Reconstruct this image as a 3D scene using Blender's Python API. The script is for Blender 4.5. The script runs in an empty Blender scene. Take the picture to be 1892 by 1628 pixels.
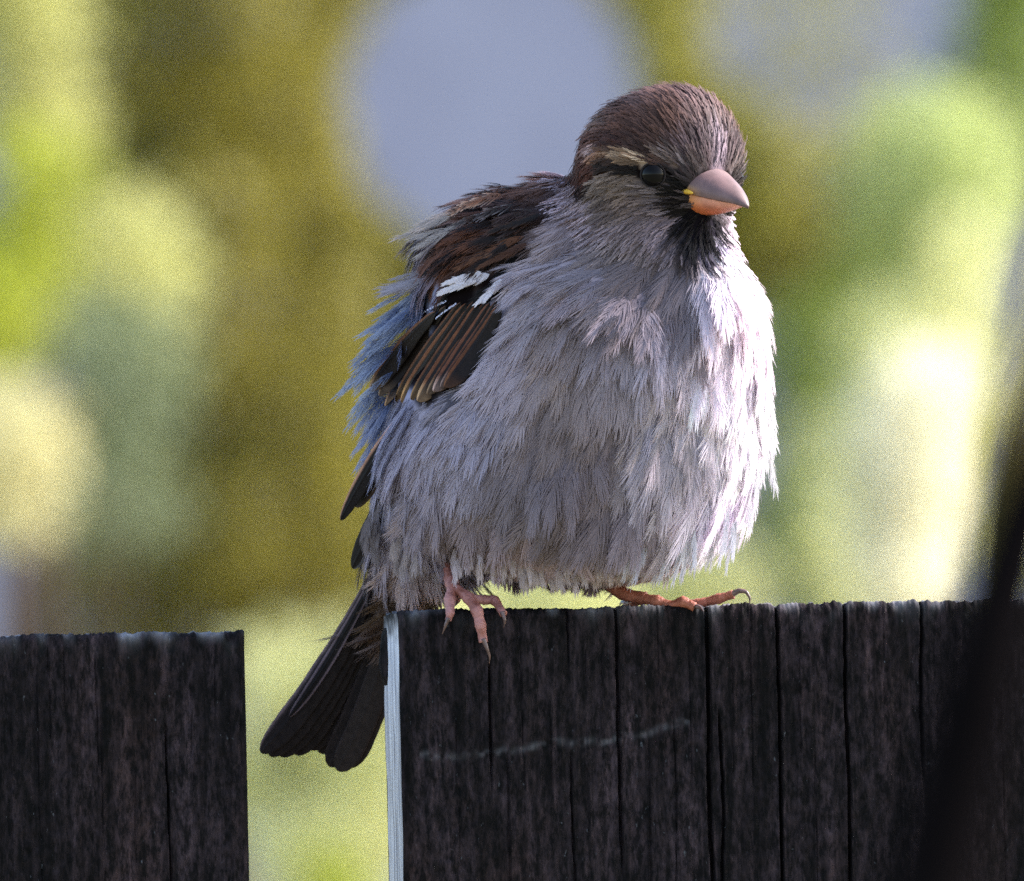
import bpy, bmesh, math, random
import numpy as np
from mathutils import Vector, Matrix
from mathutils.bvhtree import BVHTree

random.seed(7)
rng = np.random.default_rng(7)
R = math.radians
sc = bpy.context.scene
col = sc.collection

# ------------------------------------------------------------------ camera
CAM_Z = 1.74
DIST = 2.4                      # metres to the bird
LENS = 570.0
FPX = LENS / 36.0 * 1892.0      # focal length in photo pixels
PITCH, ROLL = R(2.0), R(1.25)
fwd = Vector((0, math.cos(PITCH), math.sin(PITCH)))
up0 = Vector((0, -math.sin(PITCH), math.cos(PITCH)))
rt0 = Vector((1, 0, 0))
rgt = rt0 * math.cos(ROLL) - up0 * math.sin(ROLL)
upv = up0 * math.cos(ROLL) + rt0 * math.sin(ROLL)
CP = Vector((0, -DIST, CAM_Z))
cam = bpy.data.cameras.new('camera')
co = bpy.data.objects.new('camera', cam)
col.objects.link(co)
mcam = Matrix.Identity(4)
for i in range(3):
    mcam[i][0], mcam[i][1], mcam[i][2], mcam[i][3] = rgt[i], upv[i], -fwd[i], CP[i]
co.matrix_world = mcam
cam.lens = LENS
cam.sensor_width = 36.0
cam.clip_start = 0.05
cam.clip_end = 5000
cam.dof.use_dof = True
cam.dof.focus_distance = DIST - 0.009
cam.dof.aperture_fstop = LENS / 10.5
sc.camera = co

def PX(px, py, d=DIST):
    """photo pixel -> world point at depth d"""
    return CP + (fwd + rgt * ((px - 946.0) / FPX) + upv * ((814.0 - py) / FPX)) * d

# ------------------------------------------------------------------ light
SUN_AZ, SUN_EL = R(78), R(32)          # azimuth measured from +Y (away from camera) towards +X
tosun = Vector((math.sin(SUN_AZ) * math.cos(SUN_EL), math.cos(SUN_AZ) * math.cos(SUN_EL), math.sin(SUN_EL)))
world = bpy.data.worlds.new('World')
sc.world = world
world.use_nodes = True
wn = world.node_tree
wn.nodes.clear()
sky = wn.nodes.new('ShaderNodeTexSky')
sky.sky_type = 'NISHITA'
sky.sun_disc = False
sky.sun_elevation = SUN_EL
sky.sun_rotation = SUN_AZ
sky.air_density = 1.0
sky.dust_density = 1.2
bg = wn.nodes.new('ShaderNodeBackground')
bg.inputs[1].default_value = 0.15
wo = wn.nodes.new('ShaderNodeOutputWorld')
wn.links.new(sky.outputs[0], bg.inputs[0])
wn.links.new(bg.outputs[0], wo.inputs[0])
sl = bpy.data.lights.new('sun', 'SUN')
sl.energy = 3.7
sl.angle = R(12.0)
sl.color = (1.0, 0.975, 0.95)
so = bpy.data.objects.new('sun', sl)
col.objects.link(so)
so.rotation_euler = (-tosun).to_track_quat('-Z', 'Y').to_euler()
so.location = (3, 2, 4)
sc.view_settings.view_transform = 'Standard'
sc.view_settings.look = 'None'
sc.view_settings.gamma = 1.0
sc.view_settings.exposure = 1.8
sc.cycles.max_bounces = 6
sc.cycles.sample_clamp_indirect = 1.0
sc.cycles.sample_clamp_direct = 1.5
sc.cycles.caustics_reflective = False
sc.cycles.caustics_refractive = False
sc.cycles.use_denoising = False

# ------------------------------------------------------------------ helpers
def lin(c):
    c = np.asarray(c, float) / 255.0
    return np.where(c <= 0.04045, c / 12.92, ((c + 0.055) / 1.055) ** 2.4)

def tag(o, label=None, cat=None, group=None, kind=None):
    if label: o['label'] = label
    if cat: o['category'] = cat
    if group: o['group'] = group
    if kind: o['kind'] = kind
    return o

def empty(name, mw=None):
    o = bpy.data.objects.new(name, None)
    o.empty_display_size = 0.02
    col.objects.link(o)
    if mw is not None: o.matrix_world = mw
    return o

def mesh_obj(name, V, F, mat, parent=None, smooth=True, vcol=None, attr=None):
    me = bpy.data.meshes.new(name)
    V = np.asarray(V, np.float64)
    if isinstance(F, np.ndarray):
        k = F.shape[1]
        me.vertices.add(len(V)); me.vertices.foreach_set('co', V.astype(np.float32).ravel())
        me.loops.add(F.size); me.loops.foreach_set('vertex_index', F.astype(np.int32).ravel())
        me.polygons.add(len(F))
        me.polygons.foreach_set('loop_start', np.arange(0, F.size, k, dtype=np.int32))
        me.update(calc_edges=True)
    else:
        me.from_pydata(V.tolist(), [], F)
        me.update()
    me.polygons.foreach_set('use_smooth', np.full(len(me.polygons), smooth, bool))
    if vcol is not None:
        a = me.color_attributes.new('pigment_and_light', 'FLOAT_COLOR', 'POINT')
        c = np.ones((len(V), 4), np.float32); c[:, :3] = vcol
        a.data.foreach_set('color', c.ravel())
    for nm, arr in (attr or {}).items():
        a = me.attributes.new(nm, 'FLOAT', 'POINT')
        a.data.foreach_set('value', np.asarray(arr, np.float32))
    if mat: me.materials.append(mat)
    o = bpy.data.objects.new(name, me)
    col.objects.link(o)
    if parent is not None: o.parent = parent
    return o

def new_mat(name):
    m = bpy.data.materials.new(name); m.use_nodes = True
    nt = m.node_tree; nt.nodes.clear()
    out = nt.nodes.new('ShaderNodeOutputMaterial')
    return m, nt, out

def N_(nt, t, **kw):
    n = nt.nodes.new(t)
    for k, v in kw.items(): setattr(n, k, v)
    return n

def vnoise(p, seed=0):
    """cheap smooth value noise, p (...,3)"""
    p = np.asarray(p, float)
    i = np.floor(p).astype(np.int64); f = p - i
    f = f * f * (3 - 2 * f)
    def h(a, b, c):
        n = (a * 374761393 + b * 668265263 + c * 2147483647 + seed * 1442695041) & 0xffffffff
        n = ((n ^ (n >> 13)) * 1274126177) & 0xffffffff
        n = n ^ (n >> 16)
        return (n & 0xffff) / 65535.0
    r = 0
    for dx in (0, 1):
        for dy in (0, 1):
            for dz in (0, 1):
                w = (f[..., 0] if dx else 1 - f[..., 0]) * (f[..., 1] if dy else 1 - f[..., 1]) * (f[..., 2] if dz else 1 - f[..., 2])
                r = r + w * h(i[..., 0] + dx, i[..., 1] + dy, i[..., 2] + dz)
    return r

def nrm(a):
    return a / np.maximum(np.linalg.norm(a, axis=-1, keepdims=True), 1e-9)

def smoothstep(a, b, x):
    t = np.clip((x - a) / (b - a), 0, 1)
    return t * t * (3 - 2 * t)

# ------------------------------------------------------------------ materials
def mat_feather(name, transl=0.22, rough=0.55, spec=0.25, noise=0.0):
    m, nt, out = new_mat(name)
    at = N_(nt, 'ShaderNodeAttribute', attribute_name='pigment_and_light')
    pb = N_(nt, 'ShaderNodeBsdfPrincipled')
    pb.inputs['Roughness'].default_value = rough
    pb.inputs['Specular IOR Level'].default_value = spec
    tr = N_(nt, 'ShaderNodeBsdfTranslucent')
    mx = N_(nt, 'ShaderNodeMixShader'); mx.inputs[0].default_value = transl
    L = nt.links.new
    src = at.outputs['Color']
    if noise > 0:
        tc = N_(nt, 'ShaderNodeTexCoord')
        nz = N_(nt, 'ShaderNodeTexNoise'); nz.inputs['Scale'].default_value = noise; nz.inputs['Detail'].default_value = 3
        L(tc.outputs['Object'], nz.inputs['Vector'])
        mr = N_(nt, 'ShaderNodeMapRange'); mr.inputs[1].default_value = 0.3; mr.inputs[2].default_value = 0.7
        mr.inputs[3].default_value = 0.75; mr.inputs[4].default_value = 1.2
        L(nz.outputs['Fac'], mr.inputs[0])
        vm = N_(nt, 'ShaderNodeVectorMath', operation='SCALE')
        L(src, vm.inputs[0]); L(mr.outputs[0], vm.inputs['Scale'])
        src = vm.outputs[0]
    L(src, pb.inputs['Base Color']); L(src, tr.inputs['Color'])
    L(pb.outputs[0], mx.inputs[1]); L(tr.outputs[0], mx.inputs[2]); L(mx.outputs[0], out.inputs[0])
    return m

def mat_plain(name, c1, c2, scale=200.0, rough=0.5, spec=0.4, bump=0.0, bscale=None, transl=0.0, stretch=(1, 1, 1)):
    m, nt, out = new_mat(name)
    L = nt.links.new
    tc = N_(nt, 'ShaderNodeTexCoord')
    mp = N_(nt, 'ShaderNodeMapping'); mp.inputs['Scale'].default_value = stretch
    L(tc.outputs['Object'], mp.inputs[0])
    nz = N_(nt, 'ShaderNodeTexNoise'); nz.inputs['Scale'].default_value = scale; nz.inputs['Detail'].default_value = 5
    L(mp.outputs[0], nz.inputs['Vector'])
    cr = N_(nt, 'ShaderNodeValToRGB')
    cr.color_ramp.elements[0].position = 0.32; cr.color_ramp.elements[1].position = 0.68
    cr.color_ramp.elements[0].color = (*lin(c1), 1); cr.color_ramp.elements[1].color = (*lin(c2), 1)
    L(nz.outputs['Fac'], cr.inputs[0])
    pb = N_(nt, 'ShaderNodeBsdfPrincipled')
    pb.inputs['Roughness'].default_value = rough; pb.inputs['Specular IOR Level'].default_value = spec
    L(cr.outputs[0], pb.inputs['Base Color'])
    if bump > 0:
        n2 = N_(nt, 'ShaderNodeTexNoise'); n2.inputs['Scale'].default_value = bscale or scale * 3; n2.inputs['Detail'].default_value = 4
        L(mp.outputs[0], n2.inputs['Vector'])
        b = N_(nt, 'ShaderNodeBump'); b.inputs['Strength'].default_value = bump; b.inputs['Distance'].default_value = 0.0004
        L(n2.outputs['Fac'], b.inputs['Height']); L(b.outputs[0], pb.inputs['Normal'])
    if transl > 0:
        tr = N_(nt, 'ShaderNodeBsdfTranslucent'); L(cr.outputs[0], tr.inputs['Color'])
        mx = N_(nt, 'ShaderNodeMixShader'); mx.inputs[0].default_value = transl
        L(pb.outputs[0], mx.inputs[1]); L(tr.outputs[0], mx.inputs[2]); L(mx.outputs[0], out.inputs[0])
    else:
        L(pb.outputs[0], out.inputs[0])
    return m

def mat_wood():
    """dark stained, weathered softwood; attribute 'pale' shows silvery wood, lichen and the painted skylight of the left side"""
    m, nt, out = new_mat('weathered_dark_wood')
    L = nt.links.new
    tc = N_(nt, 'ShaderNodeTexCoord')
    def noise(scale, stretch, detail=5, rough=0.6):
        mp = N_(nt, 'ShaderNodeMapping'); mp.inputs['Scale'].default_value = stretch
        L(tc.outputs['Object'], mp.inputs[0])
        n = N_(nt, 'ShaderNodeTexNoise'); n.inputs['Scale'].default_value = scale
        n.inputs['Detail'].default_value = detail; n.inputs['Roughness'].default_value = rough
        L(mp.outputs[0], n.inputs['Vector'])
        return n.outputs['Fac']
    def ramp(src, p0, c0, p1, c1):
        cr = N_(nt, 'ShaderNodeValToRGB')
        cr.color_ramp.elements[0].position = p0; cr.color_ramp.elements[1].position = p1
        cr.color_ramp.elements[0].color = (*c0, 1); cr.color_ramp.elements[1].color = (*c1, 1)
        L(src, cr.inputs[0]); return cr.outputs[0]
    def mix(fac, a, b, mode='MIX'):
        x = N_(nt, 'ShaderNodeMix', data_type='RGBA', blend_type=mode)
        if isinstance(fac, float): x.inputs[0].default_value = fac
        else: L(fac, x.inputs[0])
        L(a, x.inputs[6]) if not isinstance(a, tuple) else setattr(x.inputs[6], 'default_value', (*a, 1))
        L(b, x.inputs[7]) if not isinstance(b, tuple) else setattr(x.inputs[7], 'default_value', (*b, 1))
        return x.outputs[2]
    grain = ramp(noise(420, (1, 1, 0.06)), 0.35, (0.0042, 0.0031, 0.0035), 0.72, (0.029, 0.0215, 0.0245))
    blot = ramp(noise(90, (1, 1, 0.35), 6, 0.7), 0.36, (0.3, 0.3, 0.3), 0.64, (1.5, 1.45, 1.45))
    base = mix(1.0, grain, blot, 'MULTIPLY')
    mott = ramp(noise(800, (1, 1, 0.32), 6, 0.78), 0.42, (0.16, 0.16, 0.17), 0.62, (1.9, 1.8, 1.85))
    base = mix(1.0, base, mott, 'MULTIPLY')
    brown = ramp(noise(60, (1, 1, 0.3)), 0.5, (0, 0, 0), 0.75, (1, 1, 1))
    base = mix(brown, base, mix(1.0, base, (1.35, 1.1, 0.85), 'MULTIPLY'))
    speck = ramp(noise(1300, (1, 1, 0.5), 3), 0.68, (0, 0, 0), 0.75, (1, 1, 1))
    base = mix(speck, base, (0.06, 0.062, 0.07))
    pit = ramp(noise(520, (1, 1, 0.5), 3), 0.30, (0.25, 0.25, 0.25), 0.42, (1, 1, 1))
    base = mix(1.0, base, pit, 'MULTIPLY')
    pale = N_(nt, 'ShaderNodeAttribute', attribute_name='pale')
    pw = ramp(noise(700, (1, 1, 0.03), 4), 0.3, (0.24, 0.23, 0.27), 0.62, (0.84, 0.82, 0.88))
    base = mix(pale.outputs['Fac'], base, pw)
    pb = N_(nt, 'ShaderNodeBsdfPrincipled')
    pb.inputs['Roughness'].default_value = 0.85; pb.inputs['Specular IOR Level'].default_value = 0.12
    L(base, pb.inputs['Base Color'])
    b = N_(nt, 'ShaderNodeBump'); b.inputs['Strength'].default_value = 0.9; b.inputs['Distance'].default_value = 0.0004
    L(noise(900, (1, 1, 0.25), 6, 0.7), b.inputs['Height']); L(b.outputs[0], pb.inputs['Normal'])
    L(pb.outputs[0], out.inputs[0])
    return m

def mat_leaf(name, c1, c2, transl=0.45, rough=0.5, scale=3.0):
    return mat_plain(name, c1, c2, scale=scale, rough=rough, spec=0.3, transl=transl)

M_WOOD = mat_wood()
M_BODY = mat_feather('down', 0.0, 0.9, 0.0)
M_PLUME = mat_feather('plumage', 0.32, 0.6, 0.15)
M_VANE = mat_feather('flight_feather', 0.08, 0.6, 0.12, noise=900)

# ------------------------------------------------------------------ ground
gm = mat_plain('dry_pale_ground', (104, 102, 78), (128, 124, 96), scale=1.2, rough=0.9, spec=0.1)
tag(mesh_obj('ground', [(-900, -300, 0), (900, -300, 0), (900, 1500, 0), (-900, 1500, 0)], [(0, 1, 2, 3)], gm, smooth=False), kind='structure')

# ------------------------------------------------------------------ fence
YAW = R(7.5)
S = FPX / DIST / 1000.0            # px per mm at the bird (about 12.48)
O = PX(946, 1124)                   # point of the front top line of the fence
FENCE_TOP = O.z
fence = empty('picket_fence', Matrix.Translation((O.x, O.y, 0)) @ Matrix.Rotation(YAW, 4, 'Z'))
tag(fence, 'dark weathered wooden picket fence with square cut tops under the bird', 'fence')

def fu(px):                         # photo x at the top line -> mm along the fence face
    return (px - 946.0) / S / math.cos(YAW)

def picket(u0, u1, ztop, cracks, scratches, thick=19.0, seed=1, vis=46.0, du=0.17, left_pale=True):
    """one board: dense weathered relief on the upper part, plain below. mm, fence frame, z from ground"""
    w = u1 - u0
    nu = int(w / du) + 1
    us = np.linspace(u0, u1, nu)
    nv = int(vis / du) + 1
    vs = np.linspace(0, vis, nv)
    U, Vv = np.meshgrid(us, vs)                      # rows: v
    # top raggedness
    n1 = vnoise(np.stack([us * 0.35, us * 0, us * 0 + 3], -1), seed) - 0.5
    n2 = vnoise(np.stack([us * 1.6, us * 0, us * 0 + 9], -1), seed + 1) - 0.5
    n3 = vnoise(np.stack([us * 4.5, us * 0, us * 0 + 5], -1), seed + 2) - 0.5
    top = n1 * 0.5 + n2 * 0.22 + n3 * 0.3
    H = np.zeros_like(U); pale = np.zeros_like(U)
    g = vnoise(np.stack([U * 1.1, Vv * 0.05, U * 0], -1), seed + 3) - 0.5
    g2 = vnoise(np.stack([U * 3.2, Vv * 0.12, U * 0], -1), seed + 4) - 0.5
    g3 = vnoise(np.stack([U * 1.6, Vv * 0.9, U * 0], -1), seed + 5) - 0.5
    g4 = vnoise(np.stack([U * 0.12, Vv * 0.02, U * 0], -1), seed + 6) - 0.5
    H += g * 0.16 + g2 * 0.12 + g3 * 0.22 + g4 * 0.3
    for (uc, v0, v1, wd, dp) in cracks:
        wob = (vnoise(np.stack([Vv * 0.07, U * 0, U * 0 + uc], -1), seed + 7) - 0.5) * 0.55 + (vnoise(np.stack([Vv * 0.7, U * 0, U * 0 + uc], -1), seed + 8) - 0.5) * 0.12
        fade = smoothstep(v0 - 2, v0 + 3, Vv) * (1 - smoothstep(v1 - 8, v1, Vv)) if v0 > 0 else 1 - smoothstep(v1 - 10, v1, Vv)
        ww = 0.52 * wd * (0.5 + 0.5 * fade)
        x = (U - uc - wob) / ww
        dp = dp * (0.3 if wd < 0.25 else 1.0)
        H -= 0.7 * dp * fade * np.exp(-np.clip(x * x * x * x, 0, 40))
        H += 0.12 * fade * np.exp(-np.clip((np.abs(x) - 1.7) ** 2 * 2, 0, 40))
        if v0 <= 0 and wd > 0.3:
            top -= 0.35 * np.exp(-((us - uc) / (wd * 1.3)) ** 2)
    for (pts, s, wdt) in scratches:
        pu = np.array([p[0] for p in pts]); pv = np.array([p[1] for p in pts])
        vc = np.interp(U, pu, pv) + (vnoise(np.stack([U * 0.6, U * 0, U * 0], -1), seed + 20) - 0.5) * 0.8
        inside = (U > pu.min()) & (U < pu.max())
        pale += inside * s * np.exp(-((Vv - vc) / wdt) ** 2) * np.clip(vnoise(np.stack([U * 1.2, Vv * 1.2, U * 0], -1), seed + 21) * 1.6 - 0.25, 0, 1)
    # lichen-pale frayed end grain along the very top
    fr = np.exp(-Vv / 0.9) * np.clip(vnoise(np.stack([U * 0.5, Vv * 0.3, U * 0], -1), seed + 22) * 2 - 0.9, 0, 1)
    pale += 0.28 * fr
    # rounded, eroded top and left/right arrises
    H -= 0.9 * np.exp(-Vv / 0.5)
    H -= 0.7 * np.exp(-(U - u0) / 0.35) + 0.7 * np.exp(-(u1 - U) / 0.35)
    Zz = ztop - Vv + top[None, :] * np.exp(-Vv / 2.5)
    Vf = np.stack([U, -H, Zz], -1).reshape(-1, 3)
    idx = np.arange(nu * nv).reshape(nv, nu)
    F = np.stack([idx[:-1, :-1], idx[1:, :-1], idx[1:, 1:], idx[:-1, 1:]], -1).reshape(-1, 4)
    verts = [Vf]; faces = [F]; pl = [pale.ravel()]
    base = len(Vf)
    # top face rows going back
    rows = [idx[0]]
    for k, yy in enumerate(np.linspace(0, thick, 14)[1:]):
        rough = (vnoise(np.stack([us * 0.8, us * 0 + yy * 0.8, us * 0], -1), seed + 11) - 0.5) * 1.0
        z = ztop + top * 0.5 + rough - 0.25 - (0.9 if k == 12 else 0)
        verts.append(np.stack([us, np.full(nu, yy), z], -1)); pl.append(np.full(nu, 0.25))
        r = np.arange(base, base + nu); base += nu
        faces.append(np.stack([rows[-1][:-1], rows[-1][1:], r[1:], r[:-1]], -1)); rows.append(r)
    # back face: down to ground
    backtop = rows[-1]
    verts.append(np.stack([us, np.full(nu, thick), np.full(nu, 0.0)], -1)); pl.append(np.zeros(nu))
    bb = np.arange(base, base + nu); base += nu
    faces.append(np.stack([backtop[:-1], backtop[1:], bb[1:], bb[:-1]], -1))
    # front lower part
    verts.append(np.stack([us, -H[-1], np.full(nu, 0.0)], -1)); pl.append(np.zeros(nu))
    fb = np.arange(base, base + nu); base += nu
    faces.append(np.stack([idx[-1][:-1], fb[:-1], fb[1:], idx[-1][1:]], -1))
    # side faces: grid rows along the arris, going back
    for side in (0, -1):
        u = us[side]
        col_front = idx[:, side]
        prev = col_front
        prev_fb = fb[side]
        for k, yy in enumerate(np.linspace(0, thick, 16)[1:]):
            zt = verts and (ztop + 0.5 * top[side] - 0.3)
            vz = np.concatenate([[zt], Zz[1:, side]])
            rel = (vnoise(np.stack([vs * 0.15, vs * 0 + yy * 1.7, vs * 0 + side], -1), seed + 12) - 0.5) * 0.35
            sx = -1 if side == 0 else 1
            verts.append(np.stack([np.full(nv, u) + sx * rel, np.full(nv, yy), vz], -1))
            pv_ = (0.95 if (left_pale and side == 0) else 0.1)  # left side lightened in colour to carry its sky light
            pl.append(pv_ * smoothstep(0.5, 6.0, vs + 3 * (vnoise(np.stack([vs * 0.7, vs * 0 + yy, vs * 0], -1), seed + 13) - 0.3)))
            r = np.arange(base, base + nv); base += nv
            q = np.stack([prev[:-1], r[:-1], r[1:], prev[1:]], -1)
            faces.append(q if side == -1 else q[:, ::-1])
            verts.append(np.array([[u, yy, 0.0]])); pl.append(np.array([0.3])); nb = base; base += 1
            q = np.array([[prev[-1], r[-1], nb, prev_fb]])
            faces.append(q if side == -1 else q[:, ::-1])
            prev, prev_fb = r, nb
    V = np.concatenate(verts) * 0.001
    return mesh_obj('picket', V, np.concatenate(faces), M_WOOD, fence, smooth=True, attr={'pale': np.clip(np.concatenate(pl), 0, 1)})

ZT = FENCE_TOP * 1000.0
def vpx(py): return (py - 1124.0) / S
def cr(px, y0, y1, w, d):
    return (fu(px), max(vpx(y0), 0.0), vpx(y1), w, d)
cr_main = [cr(1046, 1120, 1260, 0.30, 2.2), cr(1140, 1120, 1640, 0.42, 3.2), cr(1306, 1120, 1900, 0.55, 3.6), cr(1326, 1330, 1900, 0.35, 2.6),
           cr(1436, 1120, 1900, 0.42, 3.2), cr(1563, 1120, 1900, 0.42, 3.2), cr(1702, 1120, 1480, 0.40, 3.0),
           cr(902, 1225, 1480, 0.34, 2.4), cr(960, 1120, 1560, 0.17, 1.2), cr(932, 1380, 1900, 0.24, 1.6), cr(1218, 1120, 1420, 0.16, 1.1), cr(1190, 1360, 1900, 0.22, 1.4),
           cr(1240, 1330, 1900, 0.24, 1.6), cr(1272, 1150, 1520, 0.14, 0.9), cr(1385, 1120, 1560, 0.18, 1.2), cr(1478, 1120, 1500, 0.18, 1.2), cr(1500, 1400, 1900, 0.2, 1.2),
           cr(1525, 1150, 1400, 0.15, 1.0), cr(1350, 1180, 1500, 0.14, 0.9), cr(1632, 1120, 1420, 0.15, 1.0), cr(1600, 1120, 1300, 0.14, 0.8), cr(765, 1120, 1240, 0.15, 0.9),
           cr(760, 1330, 1420, 0.14, 1.0), cr(840, 1320, 1900, 0.16, 0.9), cr(875, 1140, 1330, 0.14, 0.8), cr(1010, 1300, 1520, 0.18, 1.0), cr(1050, 1400, 1900, 0.25, 1.5),
           cr(1080, 1180, 1640, 0.14, 0.9), cr(1110, 1200, 1500, 0.13, 0.8), cr(1850, 1300, 1900, 0.2, 1.2), cr(1770, 1120, 1500, 0.18, 1.0), cr(1660, 1250, 1700, 0.14, 0.9), cr(806, 1150, 1500, 0.12, 0.7)]
scr = [([(fu(770), vpx(1388)), (fu(830), vpx(1396)), (fu(900), vpx(1388)), (fu(1000), vpx(1376)), (fu(1100), vpx(1374)), (fu(1180), vpx(1362)), (fu(1270), vpx(1340))], 0.07, 0.55)]
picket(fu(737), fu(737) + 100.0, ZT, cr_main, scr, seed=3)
cr_l = [cr(70, 1180, 1900, 0.16, 0.9), cr(90, 1165, 1440, 0.16, 1.0), cr(118, 1165, 1330, 0.14, 0.9), cr(178, 1165, 1470, 0.2, 1.3), cr(185, 1300, 1900, 0.16, 1.0), cr(245, 1400, 1900, 0.18, 1.0),
        cr(305, 1330, 1900, 0.28, 1.7), cr(395, 1165, 1350, 0.2, 1.2), cr(352, 1180, 1500, 0.14, 0.8), cr(440, 1165, 1900, 0.12, 0.6), cr(20, 1200, 1900, 0.14, 0.8), cr(420, 1250, 1900, 0.13, 0.7), cr(270, 1200, 1500, 0.13, 0.7)]
DZL = -2.6
cr_l = [(a, max(b + DZL, 0), c + DZL, d, e) for a, b, c, d, e in cr_l]
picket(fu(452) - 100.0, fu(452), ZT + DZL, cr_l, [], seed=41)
# rail behind the boards, below the frame, that carries them
def box(name, x0, x1, y0, y1, z0, z1, mat, parent):
    V = [(x, y, z) for x in (x0, x1) for y in (y0, y1) for z in (z0, z1)]
    F = [(0, 1, 3, 2), (4, 6, 7, 5), (0, 4, 5, 1), (2, 3, 7, 6), (0, 2, 6, 4), (1, 5, 7, 3)]
    return mesh_obj(name, V, F, mat, parent, smooth=False)
box('rail', fu(452) / 1000 - 0.3, fu(737) / 1000 + 0.3, 0.0205, 0.058, ZT / 1000 - 0.36, ZT / 1000 - 0.27, M_WOOD, fence)
# splintered sliver on the board's left arris
def splinter():
    pts = [(1150, 1.0), (1165, 4.0), (1190, 7.0), (1215, 7.5), (1240, 5.5), (1258, 1.5)]
    V = []; F = []
    for k, (py, wd) in enumerate(pts):
        z = (ZT - vpx(py)) / 1000
        uo = fu(737) / 1000
        for (a, y) in ((0.4, 13.5), (-wd / S * 1.7, 15.5), (-wd / S * 1.5, 18.0), (0.4, 18.8)):
            V.append((uo + a / 1000 + random.uniform(-1, 1) * 0.00012, y / 1000, z + random.uniform(-1, 1) * 0.0002))
    for k in range(len(pts) - 1):
        for j in range(4):
            a = k * 4 + j; b = k * 4 + (j + 1) % 4
            F.append((a, b, b + 4, a + 4))
    F += [(0, 1, 2, 3), tuple(range(len(V) - 4, len(V)))]
    mesh_obj('splinter', V, F, M_WOOD, fence, smooth=False)
splinter()

# ------------------------------------------------------------------ background trees and shrubs
def leaf_mesh(name, pts, size, mat, parent, seed):
    g = np.random.default_rng(seed)
    n = len(pts)
    a = nrm(g.normal(size=(n, 3)) + np.array([0, 0, -0.3]))
    b = nrm(np.cross(a, g.normal(size=(n, 3))))
    c = np.cross(a, b)
    L = size * g.uniform(0.7, 1.3, (n, 1)); W = L * 0.27
    p = pts
    V = np.stack([p, p + a * L * 0.45 + b * W + c * L * 0.06, p + a * L, p + a * L * 0.45 - b * W + c * L * 0.06], 1).reshape(-1, 3)
    i = np.arange(n)[:, None] * 4
    F = np.concatenate([i + np.array([[0, 1, 2]]), i + np.array([[0, 2, 3]])])
    return mesh_obj(name, V, F, mat, parent, smooth=False)

def tube(name, pts, radii, mat, parent, seg=8, smooth=True):
    V = []; F = []
    pts = [Vector(p) for p in pts]
    for i, p in enumerate(pts):
        t = (pts[min(i + 1, len(pts) - 1)] - pts[max(i - 1, 0)]).normalized()
        a = t.orthogonal().normalized() if i == 0 else (a - t * a.dot(t)).normalized()
        b = t.cross(a)
        for k in range(seg):
            an = 2 * math.pi * k / seg
            V.append(p + (a * math.cos(an) + b * math.sin(an)) * radii[i])
    n = len(pts)
    for i in range(n - 1):
        for k in range(seg):
            F.append((i * seg + k, i * seg + (k + 1) % seg, (i + 1) * seg + (k + 1) % seg, (i + 1) * seg + k))
    F.append(tuple(range(seg))[::-1]); F.append(tuple(range((n - 1) * seg, n * seg)))
    return mesh_obj(name, V, F, mat, parent, smooth)

M_BARK = mat_plain('bark', (58, 46, 36), (88, 74, 58), scale=14, rough=0.9, spec=0.1)
BG = 45.0
def proj(p):
    q = p - np.array(CP)
    d = q @ np.array(fwd)
    return 946 + FPX * (q @ np.array(rgt)) / d, 814 - FPX * (q @ np.array(upv)) / d

def tree(name, label, cat, clumps, leafmat, dist=BG, leaf=0.055, gaps=(), seed=1, dens=1.0, group=None):
    """clumps: (px, py, radius px, cover); each is a spray of leaves in a real volume"""
    g = np.random.default_rng(seed)
    m = dist / FPX                                    # metres per pixel there
    allp = []
    cx = sum(c[0] for c in clumps) / len(clumps)
    w0 = PX(cx, 1200, dist)
    root = empty(name, Matrix.Translation((w0.x, w0.y, 0)))
    tag(root, label, cat, group)
    base = np.array(root.location)
    lx = []
    for (px, py, r, cover) in clumps:
        c = np.array(PX(px, py, dist + g.uniform(-0.4, 0.4)))
        rm = r * m
        n = int(cover * dens * math.pi * rm * rm / (leaf * leaf * 0.27 * 0.5) * 1.0) + 4
        d = nrm(g.normal(size=(n, 3)))
        p = c + d * rm * (g.random((n, 1)) ** 0.45) * np.array([1, 1.1, 1]) + g.normal(size=(n, 3)) * rm * 0.08
        allp.append(p); lx.append(c)
    p = np.concatenate(allp)
    if gaps:
        qx, qy = proj(p)
        keep = np.ones(len(p), bool)
        for (gx, gy, gr, leak) in gaps:
            dd = np.hypot(qx - gx, qy - gy) / gr
            keep &= (dd > 1 + 0.03 * g.normal(size=len(p))) | (g.random(len(p)) < leak)
        p = p[keep]
    p = p[p[:, 2] > 0.15]
    leaf_mesh('crown', p - base, leaf, leafmat, root, seed)['kind'] = 'stuff'
    # trunk with limbs to each clump
    pts = []; lc = np.mean(lx, 0) - base
    top = np.array([lc[0] * 0.4, 0.4, max(0.9, lc[2] * 0.55)])
    tr = tube('trunk', [(0, 0.4, -0.05), (0.02, 0.4, top[2] * 0.5), tuple(top)], [0.075, 0.06, 0.045], M_BARK, root)
    ends = [c for c, cl_ in zip(lx, clumps) if not gaps or cl_[1] > 560][:6]
    for k, c in enumerate(ends):
        e = c - base + np.array([0, 0.25, 0])
        mid = (top + e) / 2 + np.array([0, 0.1, -0.1])
        tube('branch', [tuple(top - np.array([0, 0, 0.05])), tuple(mid), tuple(e)], [0.03, 0.02, 0.008], M_BARK, root, 6)
    return root

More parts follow.
